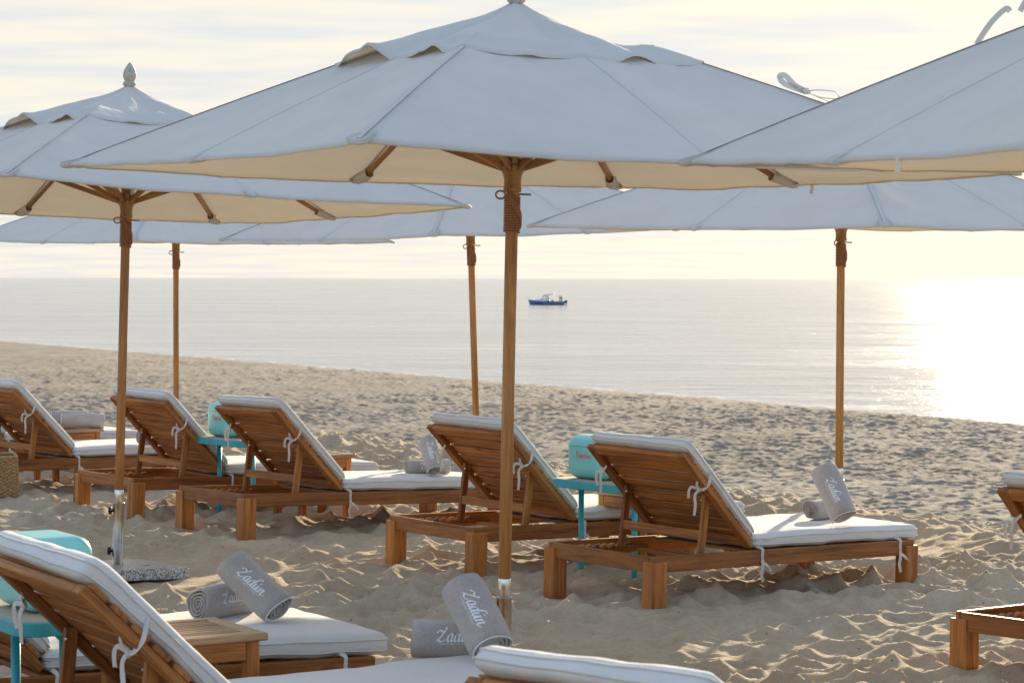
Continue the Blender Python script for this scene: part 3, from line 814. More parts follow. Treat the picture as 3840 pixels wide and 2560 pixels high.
    for k in range(8):
        b = MB(); b.bar(rib_pt(k, .035, .05), rib_pt(k, .965, .022), .024, .017); rb = b.build('rib', 'pole_wood', t)
        x, y, _ = RIBDIR[k]; l = math.hypot(x, y); d = Vector((x / l, y / l, 0))
        b = MB(); b.bar(d * .050 + Vector((0, 0, UH + .000)), rib_pt(k, .50, .035), .027, .018); b.build('strut', 'pole_wood', rb)
    b = MB(); b.tube([(0, 0, z) for z in (.47, 1.2, 2.0, UH + .3, UH + .66)], .0255, 24); pole = b.build('pole', 'pole_wood', t)
    b = MB(); b.lathe([(.0262, .36), (.0262, .484), (.0255, .486)], 24); b.build('pole_sleeve', 'alu', pole)
    # runner: collar, notched crown with the strut knuckles
    b = MB(); z = UH
    b.lathe([(.030, z - .100), (.036, z - .098), (.037, z - .082), (.034, z - .078), (.035, z - .045), (.040, z - .026), (.044, z - .022), (.046, z + .012), (.040, z + .016), (.040, z + .030), (.028, z + .032)], 24)
    for k in range(8):
        a = math.atan2(RIBDIR[k][1], RIBDIR[k][0]) + .39
        c = Vector((.044 * math.cos(a), .044 * math.sin(a), z + .0)); d = Vector((math.cos(a), math.sin(a), 0))
        b.tube([c - d.cross(Z3) * .012, c + d.cross(Z3) * .012], .015, 10)
        b.board(c + Vector((0, 0, .026)), Z3, d, .028, .020, .026, .003)
    run = b.build('runner', 'hub', t)
    b = MB(); b.lathe([(.03, z + .56), (.048, z + .565), (.048, z + .60), (.03, z + .605)], 20); b.build('crown_hub', 'hub', t)
    # cord wound round the pole below the runner, a crossing lashing, a loop and the two falls to the pulley
    b = MB(); pts = []; turns = 15
    for i in range(turns * 14 + 1):
        a = 2 * PI * i / 14; pts.append((.0305 * math.cos(a), .0305 * math.sin(a), z - .112 - .150 * i / (turns * 14)))
    b.tube(pts, .0046, 6)
    for q in range(3):
        pts = [(.036 * math.cos(3.6 + 2.6 * s), .036 * math.sin(3.6 + 2.6 * s), z - .095 - .012 * q - .125 * s) for s in [i / 12 for i in range(13)]]
        b.tube(pts, .0046, 6)
    ang = R(190)
    b.tube([(.040 * math.cos(ang) + .022 * (math.cos(s) - 1) - .0, .040 * math.sin(ang) - .006, z - .112 + .016 * math.sin(s)) for s in [2 * PI * i / 16 for i in range(17)]], .0040, 6)
    for dx in (-.046, -.034): b.tube([(dx, -.034, z - .10), (dx * 1.1, -.040, z - .04), (dx * 1.05, -.035, z + .05), (dx * .7, -.03, z + .3), (-.02, -.02, z + .55)], .0036, 6)
    b.build('cord', 'rope', t)
    b = MB(); b.tube([(-.02, 0, z - .107), (.040, -.022, z - .107), (.066, -.036, z - .108)], .0042, 8); b.build('locking_pin', 'pin', t)
    b = MB(); b.board((.012, -.046, z + .062), Z3, X3, .060, .022, .010, .003); b.tube([(.012, -.054, z + .072), (.012, -.038, z + .072)], .013, 12); b.build('pulley', 'pulley', t)
    b = MB(); b.lathe([(.024, z + .655), (.038, z + .668), (.037, z + .680), (.026, z + .688), (.030, z + .694), (.0375, z + .712), (.038, z + .730), (.032, z + .754), (.018, z + .778), (.007, z + .792), (.001, z + .798)], 24); b.build('finial', 'finial', t)
    # granite foot with its steel tube
    b = MB(); b.board((0, 0, .024), X3, Y3, .60, .60, .064, .004); slab = b.build('base_slab', 'granite', t)
    b = MB(); b.board((.14, -.10, .0562), Vector((1, .5, 0)), Vector((-.5, 1, 0)), .05, .012, .003, .001); b.build('hand_slot', 'slotdark', slab)
    b = MB(); b.lathe([(.040, .054), (.040, .058), (.0305, .061), (.0305, .405), (.0315, .407), (.0315, .412), (.0270, .412)], 28); tube = b.build('base_tube', 'steel', t)
    for zk in (.365, .135):
        a = PI - .62; d = Vector((math.cos(a), math.sin(a), 0)); b = MB()
        s_ = d.cross(Z3)
        b.tube([d * .028 + Vector((0, 0, zk)), d * .042 + Vector((0, 0, zk))], .008, 10)
        n = 30; rr = [.021 + .004 * math.cos(i / n * 2 * PI * 6) for i in range(n)]; VV = []
        for off, sc_ in ((.040, .75), (.043, 1), (.054, 1), (.058, .75)):
            for i in range(n):
                q = i / n * 2 * PI; VV.append(d * off + (s_ * math.cos(q) + Z3 * math.sin(q)) * rr[i] * sc_ + Vector((0, 0, zk)))
        FF = [(i * n + j, i * n + (j + 1) % n, (i + 1) * n + (j + 1) % n, (i + 1) * n + j) for i in range(3) for j in range(n)] + [tuple(range(n))[::-1], tuple(range(3 * n, 4 * n))]
        b.add(VV, FF, None, .5, False); b.build('knob', 'knob', tube)
    return t
UPOS = {'C': (0.002, 9.668, 0.446, 0.509, -0.018, 0.005), 'L': (-2.212, 13.748, 0.437, 0.625, -0.022, -0.033), 'R': (2.256, 7.043, 0.367, 0.223, 0.001, 0.03),
        'RR': (2.105, 15.337, 0.341, 0.749, 0.0, 0.019), 'MM': (-0.329, 18.662, 0.361, 0.652, 0.032, 0.025), 'LL': (-3.069, 21.869, 0.338, 0.72, -0.002, 0.015)}
ULAB = {'C': 'big pale canvas umbrella at picture centre, its whole canopy and vent in view',
        'L': 'pale canvas umbrella on the left with a pointed finial and a granite foot',
        'R': 'pale canvas umbrella cut by the right picture edge, only one canopy corner showing',
        'RR': 'pale canvas umbrella on the right whose pole stands behind the two towels',
        'MM': 'pale canvas umbrella far back with its pole just left of the central pole',
        'LL': 'farthest pale canvas umbrella, its thin pole just right of the left umbrella pole'}
umb = {}
uproto = make_umbrella()
LOWER = ('pole', 'base_slab', 'base_tube')
for i, (k, (x, y, h, yaw, tx, ty)) in enumerate(UPOS.items()):
    o = uproto if i == 0 else copy_tree(uproto)
    up = Vector((-tx, -ty, 1)).normalized(); xa = Vector((math.cos(yaw), math.sin(yaw), 0)); xa = (xa - up * xa.dot(up)).normalized(); ya = up.cross(xa)
    p = Vector((x + tx * UH, y + ty * UH, 0))
    o.matrix_world = Matrix(((xa.x, ya.x, up.x, p.x), (xa.y, ya.y, up.y, p.y), (xa.z, ya.z, up.z, 0), (0, 0, 0, 1)))
    dz = h + EYE - UH
    for ch in o.children:
        if ch.name.split('.')[0] not in LOWER: ch.location.z += dz
    o['label'] = ULAB[k]; o['group'] = 'canvas beach umbrellas'
    umb[k] = (o, dz)
# tapes tied on single canopies
def canopy_child(k, nm):
    for c_ in umb[k][0].children:
        if c_.name.split('.')[0] == nm: return c_
def spline(P, n=6):
    P = [Vector(p) for p in P]; o = []
    for i in range(len(P) - 1):
        a, b_, c, d = P[max(i - 1, 0)], P[i], P[i + 1], P[min(i + 2, len(P) - 1)]
        for j in range(n):
            s = j / n; o.append(.5 * ((2 * b_) + (c - a) * s + (2 * a - 5 * b_ + 4 * c - d) * s * s + (3 * b_ - a - 3 * c + d) * s ** 3))
    return o + [P[-1]]
def bow(k, rib, t0, hgt):
    d = (rib_pt(rib, 1) - rib_pt(rib, 0)).normalized(); up = d.cross(Z3).cross(d).normalized(); p = rib_pt(rib, t0) + up * .012
    b = MB(); q = lambda a, h_, s_=0: p + d * a + up * h_ + d.cross(up) * s_
    b.ribbon(spline([q(0, .008), q(-.05, .016 + hgt * .4), q(-.10, .040 + hgt), q(-.12, .030 + hgt), q(-.09, .010 + hgt * .3), q(0, .006)]), .022, .003, d.cross(up))
    b.ribbon(spline([q(0, .010), q(.05, .030), q(.11, .040), q(.125, .020), q(.06, .004), q(0, .006)]), .026, .003, up)
    b.ribbon(spline([q(0, .006), q(.10, -.002, .01), q(.2, .0, .01), q(.27, .002, .02)]), .020, .003, up)
    b.tube([q(-.012, .004), q(0, .012), q(.012, .004)], [.008, .013, .008], 8)
    b.build('tie_ribbon', 'tie', canopy_child(k, 'canopy'))
bow('C', 4, .588, .0)
def strap(k, pts, wd=.02):
    MB().ribbon(spline(pts), wd, .003, (-.6, -.8, .1)).build('tie_ribbon', 'tie', canopy_child(k, 'canopy'))
pA = rib_pt(0, .475); dA = (rib_pt(0, 0) - rib_pt(0, 1)).normalized()
strap('R', [pA + Vector((0, 0, .0)), pA + dA * .05 + Vector((0, 0, .050)), pA + dA * .10 + Vector((0, 0, .075)), pA + dA * .115 + Vector((0, 0, .062))], .018)
strap('R', [pA + dA * .15 + Vector((0, 0, .05)), pA + dA * .19 + Vector((0, 0, .10)), pA + dA * .28 + Vector((0, 0, .19)), pA + dA * .36 + Vector((0, 0, .23))], .018)
pC = rib_pt(2, .62); dC = (rib_pt(2, 1) - rib_pt(2, 0)).normalized(); pr = dC.cross(Z3).normalized()
for s_ in (-.03, .0):
    strap('RR', [pC + Vector((0, 0, .02)), pC + pr * (-.06 + s_) + dC * .10 + Vector((0, 0, .03)), pC + pr * (-.16 + s_) + dC * .22 + Vector((0, 0, .012)), pC + pr * (-.24 + s_) + dC * .27 + Vector((0, 0, .015))], .012)
for k, side, f in (('L', 7, .62), ('R', 1, .30), ('RR', 3, .35), ('C', 4, .9)):
    p = canopy_pt(side, f, 1.0); strap(k, [p + Vector((0, 0, 0)), p + Vector((.003, 0, -.02)), p + Vector((0, .003, -.045))], .014)

# ------------------------------------------------------------------ lettering strokes
GL = {
 'Z': (1.25, [[(.10, 1.02), (.22, 1.30), (.48, 1.38), (.72, 1.22), (.98, 1.40)], [(.98, 1.40), (.80, .98), (.45, .45), (.12, .10)], [(.12, .10), (.30, .24), (.62, .05), (.95, .12), (1.12, .30)], [(.98, 1.40), (1.08, 1.62), (.96, 1.78)]]),
 'a': (.78, [[(.62, .82), (.40, .95), (.14, .62), (.14, .18), (.30, .02), (.52, .28), (.62, .82)], [(.62, .86), (.56, .28), (.64, .02), (.82, .16)]]),
 'd': (.86, [[(.62, .78), (.40, .92), (.14, .60), (.14, .18), (.30, .02), (.52, .28), (.66, .9)], [(.84, 1.72), (.74, 1.3), (.60, .32), (.68, .02), (.88, .16)], [(.84, 1.72), (1.02, 1.78), (1.10, 1.62)]]),
 'u': (.86, [[(.12, .86), (.08, .36), (.18, .04), (.40, .16), (.60, .86)], [(.62, .88), (.56, .30), (.66, .02), (.86, .18)]]),
 'ú': (.86, [[(.12, .86), (.08, .36), (.18, .04), (.40, .16), (.60, .86)], [(.62, .88), (.56, .30), (.66, .02), (.86, .18)], [(.40, 1.16), (.58, 1.42)]]),
 'n': (.92, [[(.12, .86), (.12, .4), (.10, .02)], [(.12, .45), (.34, .86), (.54, .82), (.52, .36), (.60, .02), (.84, .16), (1.02, .34)]]),
 'P': (.98, [[(.30, 1.50), (.26, .8), (.18, .0), (.05, .05)], [(.02, 1.22), (.24, 1.52), (.66, 1.56), (.86, 1.22), (.66, .86), (.28, .80)]]),
 'o': (.72, [[(.36, .86), (.12, .58), (.16, .14), (.38, .02), (.60, .34), (.54, .76), (.36, .86)], [(.54, .76), (.76, .70)]]),
 'l': (.44, [[(.26, 1.55), (.20, .8), (.16, .18), (.28, .02), (.46, .18)]]),
 'r': (.62, [[(.06, .80), (.20, .86), (.20, .4), (.16, .02)], [(.20, .5), (.36, .84), (.54, .84)]]),
 'b': (.78, [[(.26, 1.55), (.18, .7), (.16, .10), (.38, .02), (.62, .36), (.52, .78), (.20, .60)]]),
 'x': (.74, [[(.08, .82), (.26, .80), (.46, .10), (.70, .06)], [(.64, .86), (.36, .46), (.06, .04)]]),
}
def write(text, surf, size, w0=.13, nib=R(35), lift=.0):
    """broad-nib ribbons laid on a surface: surf(u, v) -> point, u along the line, v up; the line is centred on u = 0"""
    b = MB(); tot = sum(GL[c_][0] for c_ in text); x0 = -tot / 2
    for c_ in text:
        adv, st = GL[c_]
        for P in st:
            q = spline([(x, y, 0) for x, y in P], 5); V, F = [], []; k = len(q)
            for i, p in enumerate(q):
                d = q[min(i + 1, k - 1)] - q[max(i - 1, 0)]; a = math.atan2(d.y, d.x)
                wd = w0 * (.28 + .72 * abs(math.sin(a - nib))); nx, ny = -math.sin(a) * wd, math.cos(a) * wd
                for s_ in (1, -1): V.append(surf((x0 + p.x + nx * s_ + p.y * .18) * size, (p.y - .5 + ny * s_) * size))
            F = [(i * 2, i * 2 + 1, i * 2 + 3, i * 2 + 2) for i in range(k - 1)]
            b.add(V, F, None, .5, True)
        x0 += adv
    return b
def font_flat(text, size):
    cu = bpy.data.curves.new('line', 'FONT'); cu.body = text; cu.size = size; cu.align_x = 'CENTER'; cu.resolution_u = 1
    ob = bpy.data.objects.new('line', cu); C.objects.link(ob)
    dg = bpy.context.evaluated_depsgraph_get(); me = ob.evaluated_get(dg).to_mesh()
    V = [tuple(v.co) for v in me.vertices]; F = [tuple(p.vertices) for p in me.polygons]
    ob.evaluated_get(dg).to_mesh_clear(); bpy.data.objects.remove(ob); bpy.data.curves.remove(cu)
    return V, F
SUB = font_flat('A RITZ-CARLTON RESERVE', .013)

# ------------------------------------------------------------------ towels
def make_towel(p0, p1, rad, label, text=True, face=None, flat=.93, trim_end=1, seed=0, group='rolled grey towels'):
    """rolled towel from end p0 to end p1 (centres of the end spirals)"""
    p0, p1 = Vector(p0), Vector(p1); ax = (p1 - p0).normalized(); Lh = (p1 - p0).length; c = (p0 + p1) / 2
    camd = (Vector((0, 0, EYE)) - c).normalized() if face is None else Vector(face)
    w_ = (camd - ax * camd.dot(ax)).normalized(); v_ = w_.cross(ax)           # text faces w_, reads along ax, up = v_
    if v_.z < -.3 and False: v_ = -v_
    mx = Matrix(((ax.x, v_.x, w_.x, c.x), (ax.y, v_.y, w_.y, c.y), (ax.z, v_.z, w_.z, c.z), (0, 0, 0, 1)))
    t = thing('rolled_towel', label, 'towel', group, mx)
    rg = random.Random(seed)
    # rolled strip: outer face, inner face, ends closed; roll starts under the towel
    turns, th = 4.6, rad / 5.6
    n = int(turns * 30); nl = 12
    a0 = R(200) + rg.uniform(-.3, .3)
    prof = []
    for i in range(n + 1):
        s = i / n; a = a0 + turns * 2 * PI * (s - 1)
        r = rad * .10 + (rad * .90) * s ** .92
        prof.append((a, r))
    V, F = [], []
    def pos(a, r, x):
        e = abs(x) / (Lh / 2)
        rr = r * (1 - .035 * max(0, e - .8) / .2) + .0035 * math.sin(a * 2 + seed) * r / rad + .0030 * math.sin(3.1 * a + x * 19 + seed * 2)
        return Vector((x, rr * math.cos(a) * flat, rr * math.sin(a)))
    for k, (a, r) in enumerate(prof):
        xj = .004 * math.sin(a * .9 + seed) + .003 * math.sin(a * 2.3) + .010 * (1 - k / n) * (1 if (seed % 2) else -.6)
        for q in range(nl + 1):
            x = -Lh / 2 + Lh * q / nl; ed = abs(2 * q / nl - 1) ** 10
            xx = x + xj * (1 if q in (0, nl) else abs(2 * q / nl - 1) ** 3)
            V.append(pos(a, r - .002 * ed, xx)); V.append(pos(a, r - th * .74 + .002 * ed, xx))
    st = 2 * (nl + 1)
    for k in range(n):
        for q in range(nl):
            a, b_ = k * st + 2 * q, k * st + 2 * (q + 1); c_, d = a + st, b_ + st
            F.append((a, c_, d, b_)); F.append((a + 1, b_ + 1, d + 1, c_ + 1))
        for q, fl in ((0, 1), (nl, 0)):
            a = k * st + 2 * q; F.append((a, a + 1, a + 1 + st, a + st) if fl else (a, a + st, a + 1 + st, a + 1))
    for k in (0, n):
        for q in range(nl):
            a = k * st + 2 * q; F.append((a, a + 2, a + 3, a + 1) if k == 0 else (a, a + 1, a + 3, a + 2))
    b = MB(); b.add(V, F, None, .5, True); body = b.build('roll', 'terry', t)
    # white woven edge round the outer turn at one end
    xe = Lh / 2 * trim_end; pts = []
    for i in range(31):
        s = 1 - (i / 30) / turns; a = a0 + turns * 2 * PI * (s - 1); r = rad * .10 + rad * .90 * s ** .92
        pts.append(pos(a, r - .0016, xe + .004 * math.sin(a * .9 + seed) + .003 * math.sin(a * 2.3) + .001 * trim_end))
    MB().tube(pts, .0026, 6).build('edge_trim', 'towel_trim', t)
    if text:
        def surf(u, v, lift=.0022):
            a = PI / 2 - v / rad; r = rad
            # radius of the outer turn at this angle
            k = (a - a0) / (2 * PI); k = k - math.floor(k) - 1; s = 1 + k / turns; r = rad * .10 + rad * .90 * max(0, s) ** .92
            p = pos(a, r + lift, u); return p
        tt = write('Zadún', surf, .0315, .125)
        V2 = [surf(x * .72, y * .8 - .028) for x, y, z in SUB[0]]; tt.add(V2, SUB[1])
        tt.build('lettering', 'embroidery', t)
    return t
TR_ = .066
def pair(zt, lie, lean, labs, rad, hgt, seed, flip=False, dl=(0, 0), dk=(0, 0, 0)):
    pass
CT = .255 + .09
# towels on the right lounger
def seat_z(k, x, y=0.0): return (LP[k] @ Vector((x, y, .086))).z
zs = seat_z('R1', 1.55)
a = at(1860, 1171, zs + .064); b_ = a + Vector((.18, .24, 0))
make_towel(a, b_, .063, 'grey rolled towel lying behind the leaning one on the right lounger, spiral end facing left', True, None, .95, 1, 3)
lo = at(1941, 1186, zs + .055); hi = lo + Vector((-.105, .10, .255))
make_towel(hi, lo, .086, 'grey lettered towel leaning upright on the right lounger in front of the far right pole', True, None, .95, 1, 4)
# towels on the middle lounger
zs = seat_z('M0', 1.6)
a = at(932, 1073, zs + .060); b_ = at(1027, 1070, zs + .060)
make_towel(a, b_, .061, 'grey towel lying crosswise on the seat behind an upright one, left of the central pole', True, None, .95, 1, 5)
lo = at(1000, 1080, zs + .050); hi = lo + Vector((-.055, .14, .205))
make_towel(hi, lo, .070, 'grey towel standing tilted with its spiral end down, left of the central pole', True, None, .95, 1, 6)
# foreground left pair
zs = seat_z('F0', 1.45)
a = at(452, 1388, zs + .066); b_ = a + Vector((.17, .25, 0))
make_towel(a, b_, .070, 'grey towel lying on the foreground cushion with its spiral end above the slatted table', True, None, .97, 1, 7)
lo = at(643, 1399, zs + .052); hi = lo + Vector((-.205, .10, .172))
make_towel(hi, lo, .076, 'grey lettered towel leaning over another roll on the foreground cushion right of the slatted table', True, None, .95, 1, 8)
# foreground centre pair
zs = seat_z('F1', 1.45)
a = at(946, 1464, zs + .065); b_ = a + Vector((.30, .02, 0))
make_towel(a, b_, .072, 'grey lettered towel lying on the nearest seat cushion, its left end at picture centre', True, None, .97, 1, 9)
lo = at(1133, 1488, zs + .07); hi = lo + Vector((-.105, .13, .195))
make_towel(hi, lo, .088, 'big grey lettered towel leaning steeply in front of the steel foot of the central pole', True, None, .95, 1, 10)
# towel end on the far left lounger
zs = seat_z('L0', 1.4)
a = at(319, 1005, zs + .062); make_towel(a, a + Vector((.26, .16, 0)), .062, 'grey towel roll half hidden behind the left lounger back, spiral end facing left', False, None, .96, 1, 12)

# ------------------------------------------------------------------ teak side tables
def make_side_table(w_, d_, h_):
    t = thing('side_table', '', 'side table')
    b = MB(); tk = .026; fr = .055
    for y in (-d_ / 2 + fr / 2, d_ / 2 - fr / 2): b.board((0, y, h_ - tk / 2), X3, Y3, w_, fr, tk)
    for x in (-w_ / 2 + fr / 2, w_ / 2 - fr / 2): b.board((x, 0, h_ - tk / 2), Y3, X3, d_ - 2 * fr, fr, tk)
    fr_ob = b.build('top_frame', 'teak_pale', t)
    n = 9; pit = (d_ - 2 * fr) / n
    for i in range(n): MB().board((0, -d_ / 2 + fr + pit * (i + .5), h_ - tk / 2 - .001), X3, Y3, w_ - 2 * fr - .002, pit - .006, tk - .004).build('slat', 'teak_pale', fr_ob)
    b = MB(); li = .022; lg = .048
    for y in (-1, 1): b.board((0, y * (d_ / 2 - li - lg / 2 + .012), h_ - tk - .034), X3, Y3, w_ - 2 * li - 2 * lg, .020, .066)
    for x in (-1, 1): b.board((x * (w_ / 2 - li - lg / 2 + .012), 0, h_ - tk - .034), Y3, X3, d_ - 2 * li - 2 * lg, .020, .066)
    b.build('apron', 'teak', t)
    for x in (-1, 1):
        for y in (-1, 1): MB().board((x * (w_ / 2 - li - lg / 2), y * (d_ / 2 - li - lg / 2), (h_ - tk) / 2 - .06), Z3, X3, h_ - tk + .12 - .001, lg, lg).build('leg', 'teak', t)
    return t
STB = []
def place_table(corner, yaw, w_, d_, label, src=None, sz=1.0):
    """corner = near right corner of the top"""
    o = src if src is not None else make_side_table(w_, d_, .46)
    c = Vector((corner.x, corner.y, 0)) + Matrix.Rotation(yaw, 3, 'Z') @ Vector((-w_ / 2, d_ / 2, 0))
    o.matrix_world = Matrix.Translation((c.x, c.y, corner.z - .46)) @ Matrix.Rotation(yaw, 4, 'Z')
    o['label'] = label; o['group'] = 'slatted teak side tables'
    return o
st0 = place_table(at(617, 1452, .50), .545, .46, .44, 'slatted teak side table in the foreground in front of two rolled towels')
st1 = place_table(at(818, 1042, .455), .62, .46, .44, 'teak side table partly hidden behind the lounger back left of centre', copy_tree(st0))
st2 = place_table(at(239.5, 984, .455), .64, .46, .44, 'teak side table carrying two plain rolled towels at far left', copy_tree(st0))
p_ = on('M1', 1.42, -.66); p_.z = .455
st3 = place_table(p_, .64, .46, .30, 'teak side table almost hidden behind the right lounger back, only a leg showing', copy_tree(st0))
# two plain towels on the far left table
a = at(141, 966, .455 + .064); make_towel(a, a + Vector((.34, .05, 0)), .066, 'plain grey rolled towel on the far teak table, the front one of the two', False, None, .97, -1, 13)
a = at(114, 962, .455 + .064); a += Vector((0.0, .10, 0)); make_towel(a + Vector((-.02, .05, .0)), a + Vector((.28, .13, 0)), .064, 'plain grey rolled towel on the far teak table, mostly hidden behind the front one', False, None, .97, -1, 14)

# ------------------------------------------------------------------ turquoise tables with coolers
def rrect(hx, hy, r, n=8):
    o = []
    for cx, cy, a0 in ((hx - r, hy - r, 0), (-hx + r, hy - r, 90), (-hx + r, -hy + r, 180), (hx - r, -hy + r, 270)):
        for i in range(n + 1): a = R(a0 + 90 * i / n); o.append((cx + r * math.cos(a), cy + r * math.sin(a)))
    return o
def prism(b, out_, z0, z1, bev=.003):
    n = len(out_); V = []
    def ins(d): 
        res = []
        for i, (x, y) in enumerate(out_):
            a, c = Vector((*out_[i - 1], 0)), Vector((*out_[(i + 1) % n], 0)); tg = (c - a).normalized(); nn = Vector((tg.y, -tg.x, 0)); res.append((x - nn.x * d, y - nn.y * d))
        return res
    rings = [(ins(bev), z0), (out_, z0 + bev), (out_, z1 - bev), (ins(bev), z1)]
    for o, z in rings: V += [(x, y, z) for x, y in o]
    F = [(i * n + j, i * n + (j + 1) % n, (i + 1) * n + (j + 1) % n, (i + 1) * n + j) for i in range(3) for j in range(n)] + [tuple(range(n))[::-1], tuple(range(3 * n, 4 * n))]
    b.add(V, F, None, .5, False)
TH = .565
def make_stand():
    """turquoise stand: rounded tray top on two round legs with foot bars; local y runs across the gap between loungers"""
    t = thing('drinks_stand', '', 'table')
    b = MB(); prism(b, rrect(.20, .32, .085), TH - .046, TH); b.build('table_top', 'turquoise', t)
    b = MB(); prism(b, rrect(.190, .310, .078), TH - .002, TH + .003, .001); b.build('top_inlay', 'tabletop', t)
    for sg in (-1, 1):
        b = MB(); b.tube([(-.02, sg * .235, -.15), (-.02, sg * .235, TH - .05)], .0165, 14)
        b.tube([(-.02, sg * .235, TH - .075), (-.02, sg * .235, TH - .046)], [.0165, .045], 14)
        b.build('leg', 'turquoise', t)
        b = MB(); b.bar((-.20, sg * .235, -.02), (.20, sg * .235, -.02), .03, .016, Y3); b.build('foot_bar', 'turquoise', t)
    b = MB(); b.bar((.16, -.235, .19), (.16, .235, .19), .022, .022); b.build('cross_bar', 'turquoise', t)
    return t
def make_cooler():
    t = thing('cooler_box', '', 'cooler')
    hx, hy, hz, r = .125, .170, .123, .060
    zs_ = .062      # height of the lid joint over the middle
    full = MB().rbox((0, 0, hz), (hx, hy, hz), r, (8, 10, 8))
    def part(keep_top, name):
        bm = bmesh.new()
        vs = [bm.verts.new(p) for p in full.v]
        for f in full.f:
            try: bm.faces.new([vs[i] for i in f])
            except ValueError: pass
        z = hz + zs_ + (.0012 if keep_top else -.0012)
        r_ = bmesh.ops.bisect_plane(bm, geom=bm.verts[:] + bm.edges[:] + bm.faces[:], plane_co=(0, 0, z), plane_no=(0, 0, 1), clear_outer=not keep_top, clear_inner=keep_top)
        bmesh.ops.recalc_face_normals(bm, faces=bm.faces[:])
        b = MB(); bm.verts.index_update()
        b.add([v.co.copy() for v in bm.verts], [tuple(v.index for v in f.verts) for f in bm.faces], None, .5, True); bm.free()
        return b.build(name, 'mint', t)
    part(False, 'body'); part(True, 'lid')
    b = MB(); prism(b, rrect(hx - .002, hy - .002, r, 8), hz + zs_ - .003, hz + zs_ + .003, .0005); b.build('seal', 'gasket', t)
    # lettering on the end that faces the camera side (-x face); reads along -y
    def surf(u, v): return Vector((-hx - .0012, -u + .0, hz + v + .008))
    write('Polarbox', surf, .023, .13, R(25)).build('lettering', 'logo_red', t)
    b = MB(); b.ribbon(spline([(-.03, -hy + .0, .10), (-.03, -hy - .012, .06), (-.035, -hy - .055, .018), (-.04, -hy - .07, .006), (-.045, -hy - .055, .004), (-.05, -hy - .01, .012)]), .034, .004, (0, -.5, 1)); b.build('handle_strap', 'leather', t)
    return t
stand = make_stand(); cooler = make_cooler()
def place_stand(p, yaw, label, clabel, first, cdx=0.0, cdy=0.09, z=0.0):
    s_ = stand if first else copy_tree(stand); c_ = cooler if first else copy_tree(cooler)
    m_ = Matrix.Translation((p.x, p.y, z)) @ Matrix.Rotation(yaw, 4, 'Z')
    s_.matrix_world = m_; s_['label'] = label; s_['group'] = 'turquoise metal stands'
    if clabel:
        c_.matrix_world = m_ @ Matrix.Translation((cdx, cdy, TH + .0035)); c_['label'] = clabel; c_['group'] = 'mint cooler boxes'
    return s_
# the image-left leg (local y = +.235) stands where the photograph shows it
def stand_from_leg(px, py, yaw, zg):
    q = at(px, py, zg); return q - (Matrix.Rotation(yaw, 3, 'Z') @ Vector((-.02, .235, 0)))
def gap(k, perp, px, legp):
    """spot in the gap beside lounger k where the stand's image-left leg comes at pixel column px"""
    lo_, hi_ = -.5, 2.0
    for _ in range(40):
        m_ = (lo_ + hi_) / 2; q = on(k, m_, perp) + Matrix.Rotation(.65, 3, 'Z') @ Vector((-.02, legp, 0))
        d = q - Vector((0, 0, EYE)); u = d.dot(r_) / d.dot(f_) * FPX * 2352 / 3840 + 1176
        lo_, hi_ = (m_, hi_) if u < px else (lo_, m_)
    q = on(k, m_, perp); q.z = 0; return q
p = gap('M1', -.86, 1335, .235)
place_stand(p, .65, 'turquoise metal stand right of the central pole, holding a mint cooler', 'mint cooler box with coral script lettering right of the central pole', True)
p = gap('M0', .93, 503.5, .235)
place_stand(p, .64, 'turquoise metal stand left of centre, between two lounger backs', 'mint cooler box partly behind a lounger back, left of centre', False)
q = on('F1', .56, .80)
place_stand(Vector((q.x, q.y, 0)), .54, 'turquoise stand in the lower left corner behind the foreground lounger back', 'largest mint cooler with a brown strap, behind the foreground lounger back', False, 0.0, .01, .03)
q = on('L0', .30, .72)
s4 = copy_tree(stand); s4.matrix_world = Matrix.Translation((q.x, q.y, 0)) @ Matrix.Rotation(.65, 4, 'Z')
s4['label'] = 'turquoise stand behind the far left lounger, only a leg showing under its rail'; s4['group'] = 'turquoise metal stands'

# ------------------------------------------------------------------ wicker basket
def make_basket(p, yaw):
    t = thing('wicker_basket', 'square woven wicker basket standing in front of the far left lounger', 'basket')
    hx, hy, h = .20, .20, .285; b = MB()
    per = rrect(hx, hy, .03, 4); P_ = []
    for i in range(len(per)):
        a, c = Vector((*per[i], 0)), Vector((*per[(i + 1) % len(per)], 0)); m_ = max(1, round((c - a).length / .012))
        for j in range(m_): P_.append(a.lerp(c, j / m_))
    n = len(P_) // 2 * 2; P_ = P_[:n]; rows = 22
    for r_i in range(rows):
        z = .008 + h * r_i / rows; pts = []
        for i, q in enumerate(P_):
            a, c = P_[i - 1], P_[(i + 1) % n]; tg = (c - a).normalized(); nn = Vector((tg.y, -tg.x, 0))
            o = (.006 if ((i // 2 + r_i) % 2 == 0) else -.003) + .0012 * math.sin(i * 1.7 + r_i)
            tp = 1 - .03 * (z / h)
            pts.append(Vector((q.x * tp + nn.x * o, q.y * tp + nn.y * o, z + .001 * math.sin(i * .9 + r_i * 2))))
        b.tube(pts, .0085, 6, closed=True)
    bo = b.build('woven_wall', 'wicker', t)
    b = MB(); prism(b, [(x * .95, y * .95) for x, y in per], .0, .02); b.build('bottom', 'wicker', t)
    b = MB(); b.tube([Vector((q.x * .975, q.y * .975, h + .012)) for q in P_], .013, 8, closed=True); b.build('rim', 'wicker', t)
    t.matrix_world = Matrix.Translation(p) @ Matrix.Rotation(yaw, 4, 'Z')
q = at(38, 1133, .07)
make_basket(Vector((q.x - .225, q.y + .10, .05)), .25)

